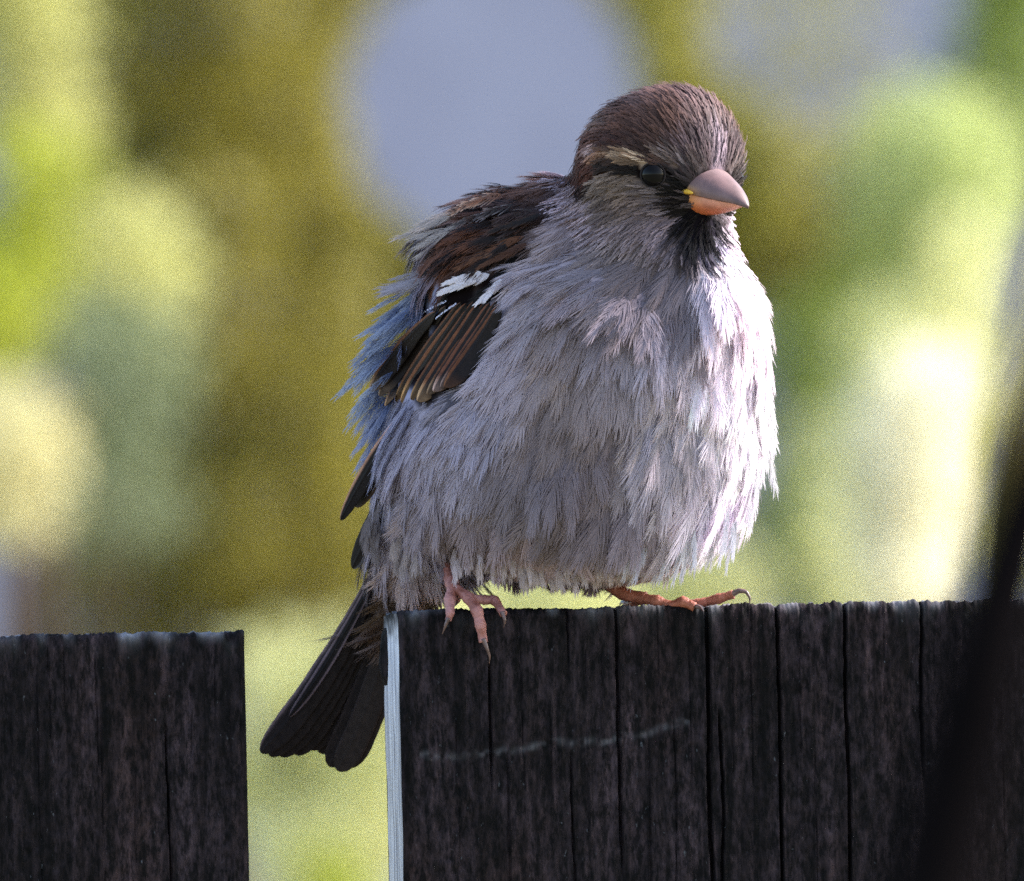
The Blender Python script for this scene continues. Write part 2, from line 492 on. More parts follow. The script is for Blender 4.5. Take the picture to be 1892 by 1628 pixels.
L_OLIVE = mat_leaf('olive_leaf', (122, 114, 42), (146, 136, 56), 0.4)
L_OLIVE2 = mat_leaf('brown_olive_leaf', (120, 113, 44), (144, 135, 58), 0.4)
L_LIME = mat_leaf('lime_leaf', (142, 150, 36), (172, 176, 60), 0.5)
L_CREAM = mat_leaf('cream_blossom', (228, 222, 192), (240, 235, 212), 0.45)
L_PALE = mat_leaf('pale_green_leaf', (176, 174, 110), (200, 198, 130), 0.5)
L_GREEN = mat_leaf('mid_green_leaf', (104, 118, 48), (126, 140, 64), 0.45)
L_YEL = mat_leaf('pale_yellow_leaf', (206, 204, 144), (224, 222, 168), 0.5)
L_PALE2 = mat_leaf('silver_green_leaf', (172, 180, 116), (190, 198, 132), 0.45)
L_CREAM2 = mat_leaf('cream_flower', (196, 188, 140), (212, 204, 156), 0.4)
L_MUST = mat_leaf('mustard_leaf', (130, 124, 46), (150, 144, 62), 0.4)
L_GREY = mat_leaf('grey_green_leaf', (112, 122, 90), (140, 148, 112), 0.4)

gapsA = [(915, 185, 292, 0.0)]
gapsB = [(1535, -25, 262, 0.10)]
gapsC = []
def grid_clumps(x0, x1, y0, y1, step, r, cover, seed):
    g = np.random.default_rng(seed); out = []
    for x in np.arange(x0, x1 + 1, step):
        for y in np.arange(y0, y1 + 1, step):
            out.append((x + g.uniform(-30, 30), y + g.uniform(-30, 30), r, cover))
    return out
tree('olive_tree', 'dull olive tree, tall dark mass behind the bird\'s back and tail', 'tree', grid_clumps(230, 640, -250, 1150, 170, 150, 1.7, 1), L_OLIVE, 47, gaps=gapsA + gapsC, seed=11)
tree('brown_tree', 'brownish olive tree around a big round pale blue gap above the bird\'s back', 'tree', grid_clumps(700, 1240, -260, 1300, 170, 150, 1.6, 2), L_OLIVE2, 49, gaps=gapsA, seed=12)
tree('mustard_tree', 'mustard green tree behind the bird\'s beak, below a pale gap', 'tree', grid_clumps(1290, 1640, -260, 560, 150, 130, 1.6, 3), L_MUST, 48, gaps=gapsB, seed=13)
tree('green_tree', 'fresh green tree rising behind the top of the dark leaning stem', 'tree', [(1840, 90, 150, 1.8), (1900, 250, 120, 1.4), (1860, -60, 150, 1.6), (1500, 640, 130, 1.4), (1500, 760, 120, 1.3), (1480, 960, 130, 1.5), (1620, 520, 120, 1.2), (1500, 1100, 110, 1.2)], L_GREEN, 46, seed=14, gaps=gapsB)
tree('lime_shrub', 'bright lime yellow shrub glowing in the sun beyond the shorter fence board', 'shrub', [(20, 470, 120, 2.0), (70, 320, 110, 1.2), (-40, 580, 130, 2.0)], L_LIME, 44, seed=15)
tree('pale_tree', 'washed out yellow grey tree rising above the lime shrub', 'tree', [(30, 60, 150, 1.8), (60, 220, 130, 1.6), (225, 500, 165, 1.6), (0, -80, 160, 1.8)], L_PALE, 45, seed=16)
tree('silvery_tree', 'pale silvery green tree between the mustard tree and the leaning stem', 'tree', [(1725, 340, 195, 2.6)], L_PALE2, 45.5, seed=24)
tree('cream_shrub', 'cream blossoming shrub below the lime shrub, blurred to a pale round disc', 'shrub', [(-10, 850, 165, 2.8)], L_CREAM2, 43, seed=17)
tree('grey_shrub', 'grey green shrub beside the cream blossoming shrub', 'shrub', [(210, 690, 165, 2.0), (215, 900, 140, 1.0)], L_GREY, 44.5, seed=18)
tree('white_shrub', 'white flowering shrub behind the fence beside the dark stem', 'shrub', [(1690, 860, 140, 2.2), (1660, 980, 120, 2.0), (1715, 740, 120, 1.8), (1680, 1060, 110, 1.8), (1640, 800, 100, 1.4), (1750, 930, 110, 1.8)], L_CREAM, 43, seed=19)
tree('yellow_shrub', 'pale yellow shrub around the white flowering shrub', 'shrub', [(1660, 640, 120, 1.3), (1780, 620, 110, 1.3), (1790, 480, 100, 1.0), (1570, 830, 100, 1.2), (1830, 780, 110, 1.2), (1560, 980, 90, 1.0), (1580, 1090, 90, 1.0), (1820, 950, 110, 1.0)], L_YEL, 44, seed=20)
tree('gap_shrub', 'pale yellow green shrub seen through the fence gap below the tail', 'shrub', [(540, 1330, 130, 1.7), (640, 1240, 100, 1.4), (600, 1450, 130, 1.8), (560, 1580, 120, 1.5), (690, 1400, 110, 1.5), (520, 1220, 90, 0.9), (700, 1550, 120, 1.4), (460, 1450, 110, 1.4)], L_YEL, 43.5, seed=21)
tree('low_lime_shrub', 'small lime shrub low in the fence gap', 'shrub', [(620, 1640, 80, 1.6), (640, 1720, 110, 1.4)], L_LIME, 42.5, seed=22)
tree('belly_shrub', 'clear yellow shrub glimpsed between the belly and the fence top', 'shrub', [(950, 1110, 110, 1.6), (1080, 1130, 100, 1.5), (1200, 1110, 110, 1.5), (1330, 1080, 110, 1.3), (820, 1130, 100, 1.3)], L_YEL, 43.5, seed=23)

# building added far behind the trees: pale wall stands in for sky
M_WALL = mat_plain('painted_wall', (152, 148, 166), (164, 160, 178), scale=2.0, rough=0.9, spec=0.1)
M_ROOF = mat_plain('slate_roof', (60, 62, 70), (86, 88, 96), scale=3.0, rough=0.8, spec=0.2)
M_GLASS = mat_plain('window_glass', (20, 24, 30), (34, 40, 48), scale=1.0, rough=0.08, spec=0.6)
M_FRAME = mat_plain('window_frame', (205, 205, 200), (220, 220, 215), scale=4.0, rough=0.6)
HX, HY = 0.3, 62.0
added_house = empty('added_house', Matrix.Translation((HX, HY, 0)))
tag(added_house, 'pale blue grey wall added in place of sky behind the gaps between the trees', 'added_house')
hw_, hh, hdp = 6.0, 7.2, 7.0
box('wall', -hw_, hw_, 0, hdp, 0, hh, M_WALL, added_house)
rv = [(-hw_ - .4, -.5, hh + .003), (hw_ + .4, -.5, hh + .003), (hw_ + .4, hdp + .5, hh + .003), (-hw_ - .4, hdp + .5, hh + .003), (-hw_ - .4, hdp / 2, hh + 3.2), (hw_ + .4, hdp / 2, hh + 3.2)]
mesh_obj('roof', rv, [(0, 1, 5, 4), (2, 3, 4, 5), (0, 4, 3), (1, 2, 5), (3, 2, 1, 0)], M_ROOF, added_house, smooth=False)
for wx_ in (-4.3, 4.3):
    for wz_ in (1.0, 4.3):
        fr_ = box('window', wx_ - .65, wx_ + .65, -.06, .05, wz_, wz_ + 1.5, M_FRAME, added_house)
        box('pane', wx_ - .55, wx_ + .55, -.075, -.062, wz_ + .1, wz_ + 1.4, M_GLASS, fr_)
box('door', 2.0, 3.0, -.06, .05, 0.0, 2.1, M_ROOF, added_house)

# belt of wood beyond the garden, one far mass
L_WOOD = mat_plain('woodland_leaf', (92, 84, 34), (158, 160, 62), scale=0.35, rough=0.6, spec=0.2, transl=0.4)
gw = np.random.default_rng(77)
nw = 42000
wx = gw.uniform(-32, 32, nw); hgt_ = 6.0 + 3.2 * (vnoise(np.stack([wx * 0.22, wx * 0, wx * 0], -1), 5) + 0.4 * vnoise(np.stack([wx * 0.9, wx * 0, wx * 0], -1), 6))
wp = np.stack([wx, 72 + gw.uniform(-1.5, 1.5, nw) + 2.5 * vnoise(np.stack([wx * 0.3, wx * 0 + 4, wx * 0], -1), 7), 0.2 + gw.random(nw) * hgt_], -1)
wood = leaf_mesh('woodland', wp, 0.42, L_WOOD, None, 78)
tag(wood, 'far belt of mixed olive and green woodland behind the added pale building', 'woodland', kind='stuff')

# dark leaning stem close in front of the fence, out of focus
M_STEM = mat_plain('dark_stem', (11, 9, 10), (17, 14, 15), scale=60, rough=1.0, spec=0.0)
M_STEM2 = mat_plain('olive_stem', (70, 62, 30), (92, 82, 44), scale=60, rough=0.9, spec=0.1)
DS = 1.20
def stem_pts(list_px, d):
    return [PX(x, y, d) for x, y in list_px]
pts = stem_pts([(2020, 560), (1935, 800), (1880, 1000), (1800, 1300), (1725, 1628), (1650, 1950)], DS)
foot = Vector((pts[-1].x - 0.06, pts[-1].y - 0.02, 0.0))
mid = (pts[-1] * 0.45 + foot * 0.55)
sroot = empty('leaning_stem', Matrix.Translation(foot))
tag(sroot, 'dark blurred plant stem leaning in front of the fence\'s right board', 'plant stem')
tube('stem', [p - foot for p in pts] + [mid - foot, Vector((0, 0, -0.02))], [0.0022, 0.0025, 0.0029, 0.0033, 0.0036, 0.004, 0.006, 0.008], M_STEM, sroot, 10)
p2 = stem_pts([(1990, 120), (1915, 480), (1850, 760), (1812, 960), (1800, 1150), (1795, 1330)], DS + 0.02)
tube('side_stem', [p - foot for p in p2], [0.0007, 0.0009, 0.0010, 0.0011, 0.0012, 0.0013], M_STEM2, sroot, 8)

# ------------------------------------------------------------------ the bird
bird = empty('sparrow', Matrix(((rgt.x, fwd.x, upv.x, 0), (rgt.y, fwd.y, upv.y, 0), (rgt.z, fwd.z, upv.z, 0), (0, 0, 0, 1))))
BO = PX(946, 1124)
bird.matrix_world = Matrix.Translation(BO) @ bird.matrix_world
tag(bird, 'fluffed up brown and grey sparrow perched on the dark fence board', 'bird')

def bx(px): return (px - 946.0) / S
def bz(py): return (1124.0 - py) / S
def B(px, py, y): return np.array([bx(px), y, bz(py)])
def to_px(p): return 946 + p[..., 0] * S, 1124 - p[..., 2] * S

# head frame
hf = nrm(np.array([0.70, -0.70, -0.17]))
hu = nrm(np.array([0.10, -0.05, 1.0]) - hf * np.dot(hf, np.array([0.10, -0.05, 1.0])))
hr = np.cross(hf, hu)                       # bird's right: towards picture left and camera
HC = B(1238, 304, -1.0)
def HD(f, r, u): return HC + hf * f + hr * r + hu * u

ell = []                                     # centre, radii, axes
def E(c, r, ax=None): ell.append((np.array(c), np.array(r), np.eye(3) if ax is None else np.array(ax)))
E(B(1068, 800, 9), (27.0, 24, 21.0))
E(B(1120, 660, 5), (22.5, 21, 18))
E(B(965, 555, 12), (15, 16, 16.5))
E(B(905, 450, 14), (9.5, 10, 6.5))
E(B(884, 800, 20), (13.5, 14, 18))
E(B(832, 960, 22), (10.5, 12, 9))
E(B(1268, 755, 5), (10.5, 16, 17))
E(B(1276, 610, 2), (10.5, 15, 15))
E(B(1205, 478, 2.5), (12.8, 13, 12))
E(B(1060, 440, 8), (11, 11, 9))
E(HD(0, 0, 0), (10.2, 11.7, 11.8), (hf, hr, hu))
E(HD(-4.5, 0, -1.0), (9.8, 11.0, 11.0), (hf, hr, hu))
E(HD(3.6, 0, -2.0), (4.6, 5.0, 5.2), (hf, hr, hu))
E(B(765, 1060, 25), (5.0, 7, 5.5))

def build_body():
    bm = bmesh.new()
    for c, r, ax in ell:
        ret = bmesh.ops.create_icosphere(bm, subdivisions=4, radius=1.0)
        for v in ret['verts']:
            p = np.array(v.co) * r
            v.co = Vector(c + p @ ax)
    me = bpy.data.meshes.new('tmp'); bm.to_mesh(me); bm.free()
    o = bpy.data.objects.new('tmp', me); col.objects.link(o)
    md = o.modifiers.new('r', 'REMESH'); md.mode = 'VOXEL'; md.voxel_size = 0.8; md.adaptivity = 0
    sm = o.modifiers.new('s', 'SMOOTH'); sm.factor = 0.5; sm.iterations = 60
    dg = bpy.context.evaluated_depsgraph_get()
    ev = o.evaluated_get(dg)
    m2 = bpy.data.meshes.new_from_object(ev)
    bpy.data.objects.remove(o)
    n = len(m2.vertices)
    V = np.empty(n * 3, np.float32); m2.vertices.foreach_get('co', V); V = V.reshape(-1, 3).astype(float)
    Nn = np.empty(n * 3, np.float32); m2.vertices.foreach_get('normal', Nn); Nn = Nn.reshape(-1, 3).astype(float)
    F = np.array([list(p.vertices) for p in m2.polygons])
    return V, Nn, F
BV, BN, BF = build_body()
# tufted lumps of fluffed plumage
hd = np.linalg.norm(BV - HC, axis=1)
amp = smoothstep(11, 20, hd)
BV = BV + BN * ((vnoise(BV * 0.13, 91) - 0.5) * 1.5 + (vnoise(BV * 0.27, 92) - 0.5) * 1.0)[:, None] * amp[:, None]
# parting in the breast plumage
for (px, py, s1, s2, dp) in ((1285, 590, 14, 45, 2.2), (1225, 720, 22, 22, 1.6), (1275, 680, 12, 50, 1.2), (1150, 880, 60, 30, 0.9), (1050, 800, 60, 40, 0.8)):
    qx, qy = to_px(BV)
    k = np.exp(-((qx - px) / s1) ** 2 - ((qy - py) / s2) ** 2) * (BN[:, 1] < 0.2)
    BV = BV - BN * (dp * k)[:, None]
tmp = bpy.data.meshes.new('t2'); tmp.from_pydata(BV.tolist(), [], BF.tolist()); tmp.update()
tmp.vertices.foreach_get('normal', (q := np.empty(len(BV) * 3, np.float32))); BN = q.reshape(-1, 3).astype(float)
bvh = BVHTree.FromPolygons([Vector(v) for v in BV], BF.tolist())

def surf_y(px, py, default):
    h = bvh.ray_cast(Vector((bx(px), -80, bz(py))), Vector((0, 1, 0)))
    return h[0].y if h[0] is not None else default

# --- pigment: soft control points in photo pixels of the near side (sRGB; sun on the right breast and skylight on the rump painted in)
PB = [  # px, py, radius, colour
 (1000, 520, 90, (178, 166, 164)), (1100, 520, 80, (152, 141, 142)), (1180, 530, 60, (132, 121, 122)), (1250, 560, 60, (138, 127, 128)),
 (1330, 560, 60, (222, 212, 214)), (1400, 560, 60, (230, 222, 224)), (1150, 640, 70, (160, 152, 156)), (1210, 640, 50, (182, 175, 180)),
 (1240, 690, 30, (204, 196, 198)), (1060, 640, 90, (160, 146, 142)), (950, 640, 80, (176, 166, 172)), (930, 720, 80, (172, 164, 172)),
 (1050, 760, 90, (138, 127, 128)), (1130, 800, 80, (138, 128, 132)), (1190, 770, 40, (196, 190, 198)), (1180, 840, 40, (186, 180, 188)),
 (1260, 800, 60, (178, 172, 178)), (1340, 760, 70, (236, 230, 234)), (1420, 760, 60, (240, 234, 238)), (1350, 900, 80, (238, 232, 238)),  # right breast raised in colour to paint in the sunlight
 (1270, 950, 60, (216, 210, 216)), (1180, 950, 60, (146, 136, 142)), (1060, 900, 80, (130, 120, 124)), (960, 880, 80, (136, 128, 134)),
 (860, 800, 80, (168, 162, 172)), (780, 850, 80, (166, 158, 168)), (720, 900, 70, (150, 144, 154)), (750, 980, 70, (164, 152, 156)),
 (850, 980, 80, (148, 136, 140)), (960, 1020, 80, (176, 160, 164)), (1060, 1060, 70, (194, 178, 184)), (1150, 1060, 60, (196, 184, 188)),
 (900, 1080, 60, (186, 172, 178)), (780, 1040, 40, (186, 168, 164)), (730, 1060, 26, (196, 178, 172)), (770, 1090, 34, (104, 86, 66)), (720, 1120, 40, (120, 100, 86)), (820, 1090, 30, (96, 80, 62)),
 (690, 1000, 30, (110, 98, 96)),
 (690, 620, 60, (150, 158, 186)), (730, 560, 60, (140, 148, 178)), (690, 720, 60, (166, 168, 190)), (680, 800, 50, (150, 148, 164)), (850, 600, 40, (22, 17, 17)), (800, 670, 40, (22, 17, 17)), (880, 640, 30, (20, 16, 16)), (755, 690, 26, (22, 17, 17)), (850, 540, 26, (22, 17, 17)), (910, 530, 24, (24, 18, 18)), (790, 732, 22, (24, 19, 19)), (830, 722, 20, (24, 19, 19)), (870, 700, 18, (24, 19, 19)), (720, 780, 50, (150, 146, 160)),  # rump entries tinted blue to paint in skylight
 (760, 500, 40, (138, 128, 140)), (760, 440, 50, (158, 148, 156)), (790, 400, 50, (170, 156, 150)), (850, 370, 50, (152, 126, 116)), (900, 350, 50, (128, 92, 72)),
 (960, 345, 50, (120, 88, 72)), (980, 390, 40, (70, 54, 50)), (930, 420, 40, (72, 48, 38)), (860, 450, 50, (104, 66, 46)), (800, 470, 40, (112, 76, 58)),
 (900, 480, 40, (66, 44, 34)), (850, 500, 30, (80, 52, 40)), (1040, 370, 28, (186, 168, 172)), (1000, 395, 26, (64, 50, 46)), (960, 455, 30, (58, 42, 36)), (1010, 430, 22, (96, 82, 80)), (920, 385, 26, (96, 66, 54)), (975, 360, 20, (110, 76, 60)), (1060, 420, 40, (172, 156, 158)), (1000, 450, 30, (100, 84, 82)),
 (1130, 470, 50, (140, 126, 122)), (1050, 470, 50, (160, 146, 146))]
PH = [  # head
 (1215, 170, 60, (120, 94, 84)), (1300, 210, 60, (108, 88, 84)), (1360, 260, 50, (138, 124, 130)), (1350, 310, 30, (138, 124, 130)), (1240, 230, 60, (92, 68, 56)), (1150, 220, 50, (100, 70, 56)),
 (1120, 210, 30, (140, 112, 96)), (1200, 270, 36, (74, 54, 46)), (1280, 280, 36, (88, 74, 74)), (1140, 265, 30, (70, 44, 36)), (1085, 260, 24, (96, 60, 46)), (1075, 310, 24, (80, 46, 36)),
 (1102, 270, 13, (190, 160, 150)), (1118, 285, 14, (150, 112, 86)), (1085, 345, 16, (40, 28, 26)), (1135, 300, 14, (60, 42, 34)), (1165, 292, 12, (150, 122, 92)), (1190, 299, 9, (206, 182, 150)),
 (1150, 312, 9, (36, 28, 26)), (1172, 318, 9, (14, 12, 12)), (1190, 326, 8, (14, 12, 12)), (1224, 292, 10, (150, 126, 104)), (1248, 300, 10, (120, 104, 92)), (1272, 305, 9, (130, 122, 118)), (1292, 314, 8, (136, 128, 126)),
 (1244, 330, 12, (30, 26, 26)), (1252, 345, 10, (22, 20, 20)), (1270, 325, 9, (60, 54, 54)), (1303, 320, 10, (26, 22, 22)),
 (1230, 345, 8, (120, 110, 110)), (1205, 350, 10, (126, 114, 110)), (1225, 360, 10, (96, 88, 88)), (1150, 345, 24, (132, 116, 104)), (1110, 355, 20, (126, 112, 102)), (1130, 385, 24, (112, 98, 92)), (1180, 375, 22, (128, 114, 110)), (1200, 405, 24, (124, 112, 114)),
 (1230, 385, 14, (120, 110, 112)), (1245, 372, 9, (40, 34, 34)), (1260, 385, 9, (24, 20, 20)), (1225, 415, 18, (140, 126, 130)), (1180, 430, 24, (134, 120, 120)), (1120, 430, 30, (156, 140, 142)), (1080, 390, 24, (160, 144, 146)), (1060, 350, 20, (176, 158, 160)),
 (1285, 415, 18, (22, 20, 24)), (1275, 445, 18, (26, 25, 30)), (1300, 440, 16, (24, 23, 28)), (1315, 425, 12, (40, 38, 44)), (1255, 440, 14, (70, 64, 68)), (1240, 465, 16, (120, 110, 114)), (1270, 480, 16, (60, 56, 62)), (1300, 470, 12, (90, 86, 100)), (1310, 490, 12, (44, 42, 48)),
 (1260, 500, 16, (70, 62, 60)), (1200, 490, 20, (110, 98, 94)), (1336, 480, 12, (250, 246, 252)), (1342, 496, 9, (246, 240, 246)), (1330, 455, 9, (210, 206, 224)), (1350, 440, 16, (200, 190, 196)), (1372, 460, 20, (206, 196, 200)), (1365, 410, 16, (196, 186, 192)), (1380, 500, 24, (206, 196, 198)),
 (1345, 345, 14, (120, 108, 112)), (1310, 345, 12, (90, 80, 82))]
def pline(pts, r, c0, c1):
    L_ = []
    for (x0, y0), (x1, y1) in zip(pts[:-1], pts[1:]):
        m_ = max(2, int(math.hypot(x1 - x0, y1 - y0) / 7))
        for k in range(m_):
            t_ = k / m_; L_.append((x0 + (x1 - x0) * t_, y0 + (y1 - y0) * t_, r, tuple(a + (b - a) * t_ for a, b in zip(c0, c1))))
    return L_
PH += pline([(1122, 282), (1160, 291), (1196, 298)], 9, (120, 88, 66), (196, 172, 140)) + pline([(1222, 290), (1250, 297), (1280, 304), (1302, 314)], 9, (96, 80, 72), (104, 96, 94))
PH += pline([(1120, 300), (1150, 311), (1196, 328)], 9, (40, 28, 24), (12, 10, 10)) + pline([(1236, 326), (1250, 342), (1256, 360)], 10, (20, 17, 17), (14, 12, 12)) + pline([(1285, 318), (1310, 330)], 8, (30, 26, 26), (24, 20, 20))
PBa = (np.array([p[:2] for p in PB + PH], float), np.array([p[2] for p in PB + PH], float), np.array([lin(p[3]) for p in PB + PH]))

def pigment_and_light(P):
    """P (n,3) in bird mm -> plumage colour, painted light included. Far side of the head mirrors the near side"""
    P = np.array(P, float)
    q = P - HC
    r = q @ hr
    head = (np.linalg.norm(q, axis=1) < 17)
    mir = head & (r < -0.5) & (q @ hu > -5.5)
    P[mir] -= 2 * r[mir][:, None] * hr
    qx, qy = to_px(P)
    out = np.zeros((len(P), 3)); ws = np.zeros(len(P))
    C, rad, colr = PBa
    for s in range(0, len(P), 20000):
        e = slice(s, s + 20000)
        d2 = (qx[e, None] - C[None, :, 0]) ** 2 + (qy[e, None] - C[None, :, 1]) ** 2
        w = np.exp(-d2 / (rad[None] * 0.62) ** 2) + 1e-4 / (1 + d2 / 400.0)
        w = w ** 1.5 / rad[None] ** 0.5
        out[e] = (w @ colr) / w.sum(1, keepdims=True)
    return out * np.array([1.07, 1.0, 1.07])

# --- flow of the plumage
FLOW = [(1340, 300, -16, (-.5, .6, .6)), (1230, 170, 0, (-.8, .6, .0)), (1300, 210, -6, (-.6, .6, .5)), (1110, 230, 2, (-.6, .3, -.7)), (1068, 320, 4, (-.35, .4, -.9)), (1260, 330, -14, (-.9, .3, .25)),
        (1160, 370, -10, (-.8, .3, -.45)), (1200, 430, -11, (-.55, 0, -.8)), (1300, 420, -15, (-.15, .1, -1)), (1320, 480, -12, (0, 0, -1)), (1372, 450, -6, (.2, .2, -1)), (1040, 400, 0, (-.6, .2, -.7)),
        (900, 350, 12, (-1, .3, -.25)), (800, 420, 10, (-.85, .3, -.5)), (980, 400, 2, (-.9, .2, -.35)), (870, 460, 2, (-.8, .2, -.5)), (1000, 500, -8, (-.45, 0, -.9)), (950, 580, -8, (-.6, 0, -.8)), (900, 680, -8, (-.7, .1, -.75)),
        (1150, 600, -15, (-.15, 0, -1)), (1280, 600, -13, (-.1, 0, -1)), (1390, 600, -5, (.25, .1, -1)), (1430, 800, 0, (.12, .1, -1)), (1350, 950, -2, (-.12, 0, -1)), (1200, 1000, -6, (-.25, .1, -1)),
        (1100, 800, -15, (-.12, 0, -1)), (900, 800, -8, (-.5, .1, -.85)), (780, 800, 2, (-.7, .2, -.7)), (720, 900, 10, (-.5, .2, -.9)), (800, 1000, 8, (-.25, .1, -1)), (950, 1000, -2, (-.12, .1, -1)), (1060, 1060, 2, (.12, .1, -1)),
        (720, 600, 12, (-.75, .2, -.65)), (690, 750, 16, (-.5, .2, -.9)), (1000, 350, 26, (-.6, .5, -.5)), (900, 600, 32, (-.6, .2, -.8)), (1200, 600, 28, (0, .2, -1)), (1300, 800, 28, (.1, .1, -1)), (1100, 900, 32, (0, .1, -1)), (1230, 300, 12, (-.5, .6, -.6)),
        (740, 1060, 22, (-.35, .2, -1)), (1330, 260, 6, (-.3, .8, 0))]
FP = np.array([B(a, b, y) for a, b, y, d in FLOW]); FDm = nrm(np.array([d for *_, d in FLOW], float))
for f_, r_, u_, d_ in ((8.8, 0, 2.0, (-.45, 0, .9)), (8.2, 3, 1.8, (-.5, .25, .8)), (8.2, -3, 1.8, (-.5, -.25, .8)), (6.5, 0, 7, (-.85, 0, .5)), (6.5, 5, 5, (-.85, .15, .45)), (6.5, -5, 5, (-.85, -.15, .45)), (2, 0, 11, (-1, 0, .1)), (1, -6, 9, (-1, -.1, -.1)), (7.5, 5.5, -1.5, (-.9, .3, .1)), (7.5, -5.5, -1.5, (-.9, -.3, .1))):
    FP = np.vstack([FP, HD(f_, r_, u_)]); FDm = np.vstack([FDm, nrm(hf * d_[0] + hr * d_[1] + hu * d_[2])])
def flow(P):
    out = np.zeros_like(P)
    for s in range(0, len(P), 20000):
        e = slice(s, s + 20000)
        d2 = ((P[e, None, :] - FP[None]) ** 2).sum(-1)
        w = 1.0 / (d2 + 6.0) ** 1.6
        out[e] = nrm(w @ FDm)
    return out

body = mesh_obj('body', BV * 0.001, BF, M_BODY, bird, smooth=True, vcol=pigment_and_light(BV) * 0.72)

# --- sampling roots on the body
tri = np.concatenate([BF[:, [0, 1, 2]], BF[:, [0, 2, 3]]])
ta = BV[tri]; area = np.linalg.norm(np.cross(ta[:, 1] - ta[:, 0], ta[:, 2] - ta[:, 0]), axis=1) / 2
cum = np.cumsum(area) / area.sum()
def sample(n):
    t = np.searchsorted(cum, rng.random(n)).clip(0, len(tri) - 1)
    a, b = rng.random(n), rng.random(n); f = a + b > 1; a[f] = 1 - a[f]; b[f] = 1 - b[f]
    w = np.stack([1 - a - b, a, b], -1)[..., None]
    return (BV[tri[t]] * w).sum(1), nrm((BN[tri[t]] * w).sum(1))
def thin(P, r):
    key = np.floor(P / r[:, None] + rng.random(3)).astype(np.int64)
    k = (np.round(r * 50).astype(np.int64) * 1000003 + key[:, 0]) * 73856093 ^ key[:, 1] * 19349663 ^ key[:, 2] * 83492791
    _, i = np.unique(k, return_index=True)
    return np.sort(i)

def in_poly(x, y, poly):
    c = np.zeros(len(x), bool); n = len(poly)
    for i in range(n):
        x1, y1 = poly[i]; x2, y2 = poly[(i + 1) % n]
        cond = ((y1 > y) != (y2 > y)) & (x < (x2 - x1) * (y - y1) / (y2 - y1 + 1e-9) + x1)
        c ^= cond
    return c

def drop_of(P, D, Nn, L, W=None, clr=None):
    """how far the skin falls away under each feather; lifts clr where the skin bulges up in between"""
    def fall(e, n_):
        h = bvh.ray_cast(Vector(e + n_ * 7.0), Vector(-n_), 16.0)
        return float(np.dot(e - np.array(h[0]), n_)) if h[0] is not None else 4.0
    out = np.zeros(len(P))
    for k in range(len(P)):
        Le = L[k] + (0.6 * W[k] if W is not None else 0)
        d2 = min(fall(P[k] + D[k] * Le, Nn[k]), 5.0) * (L[k] / Le) ** 2
        d1 = fall(P[k] + D[k] * L[k] * 0.5, Nn[k])
        out[k] = max(d2, -6.0)
        if clr is not None:
            clr[k] = max(clr[k], 0.5 + 0.5 * out[k] * 0.9 - 2 * d1)
    return out

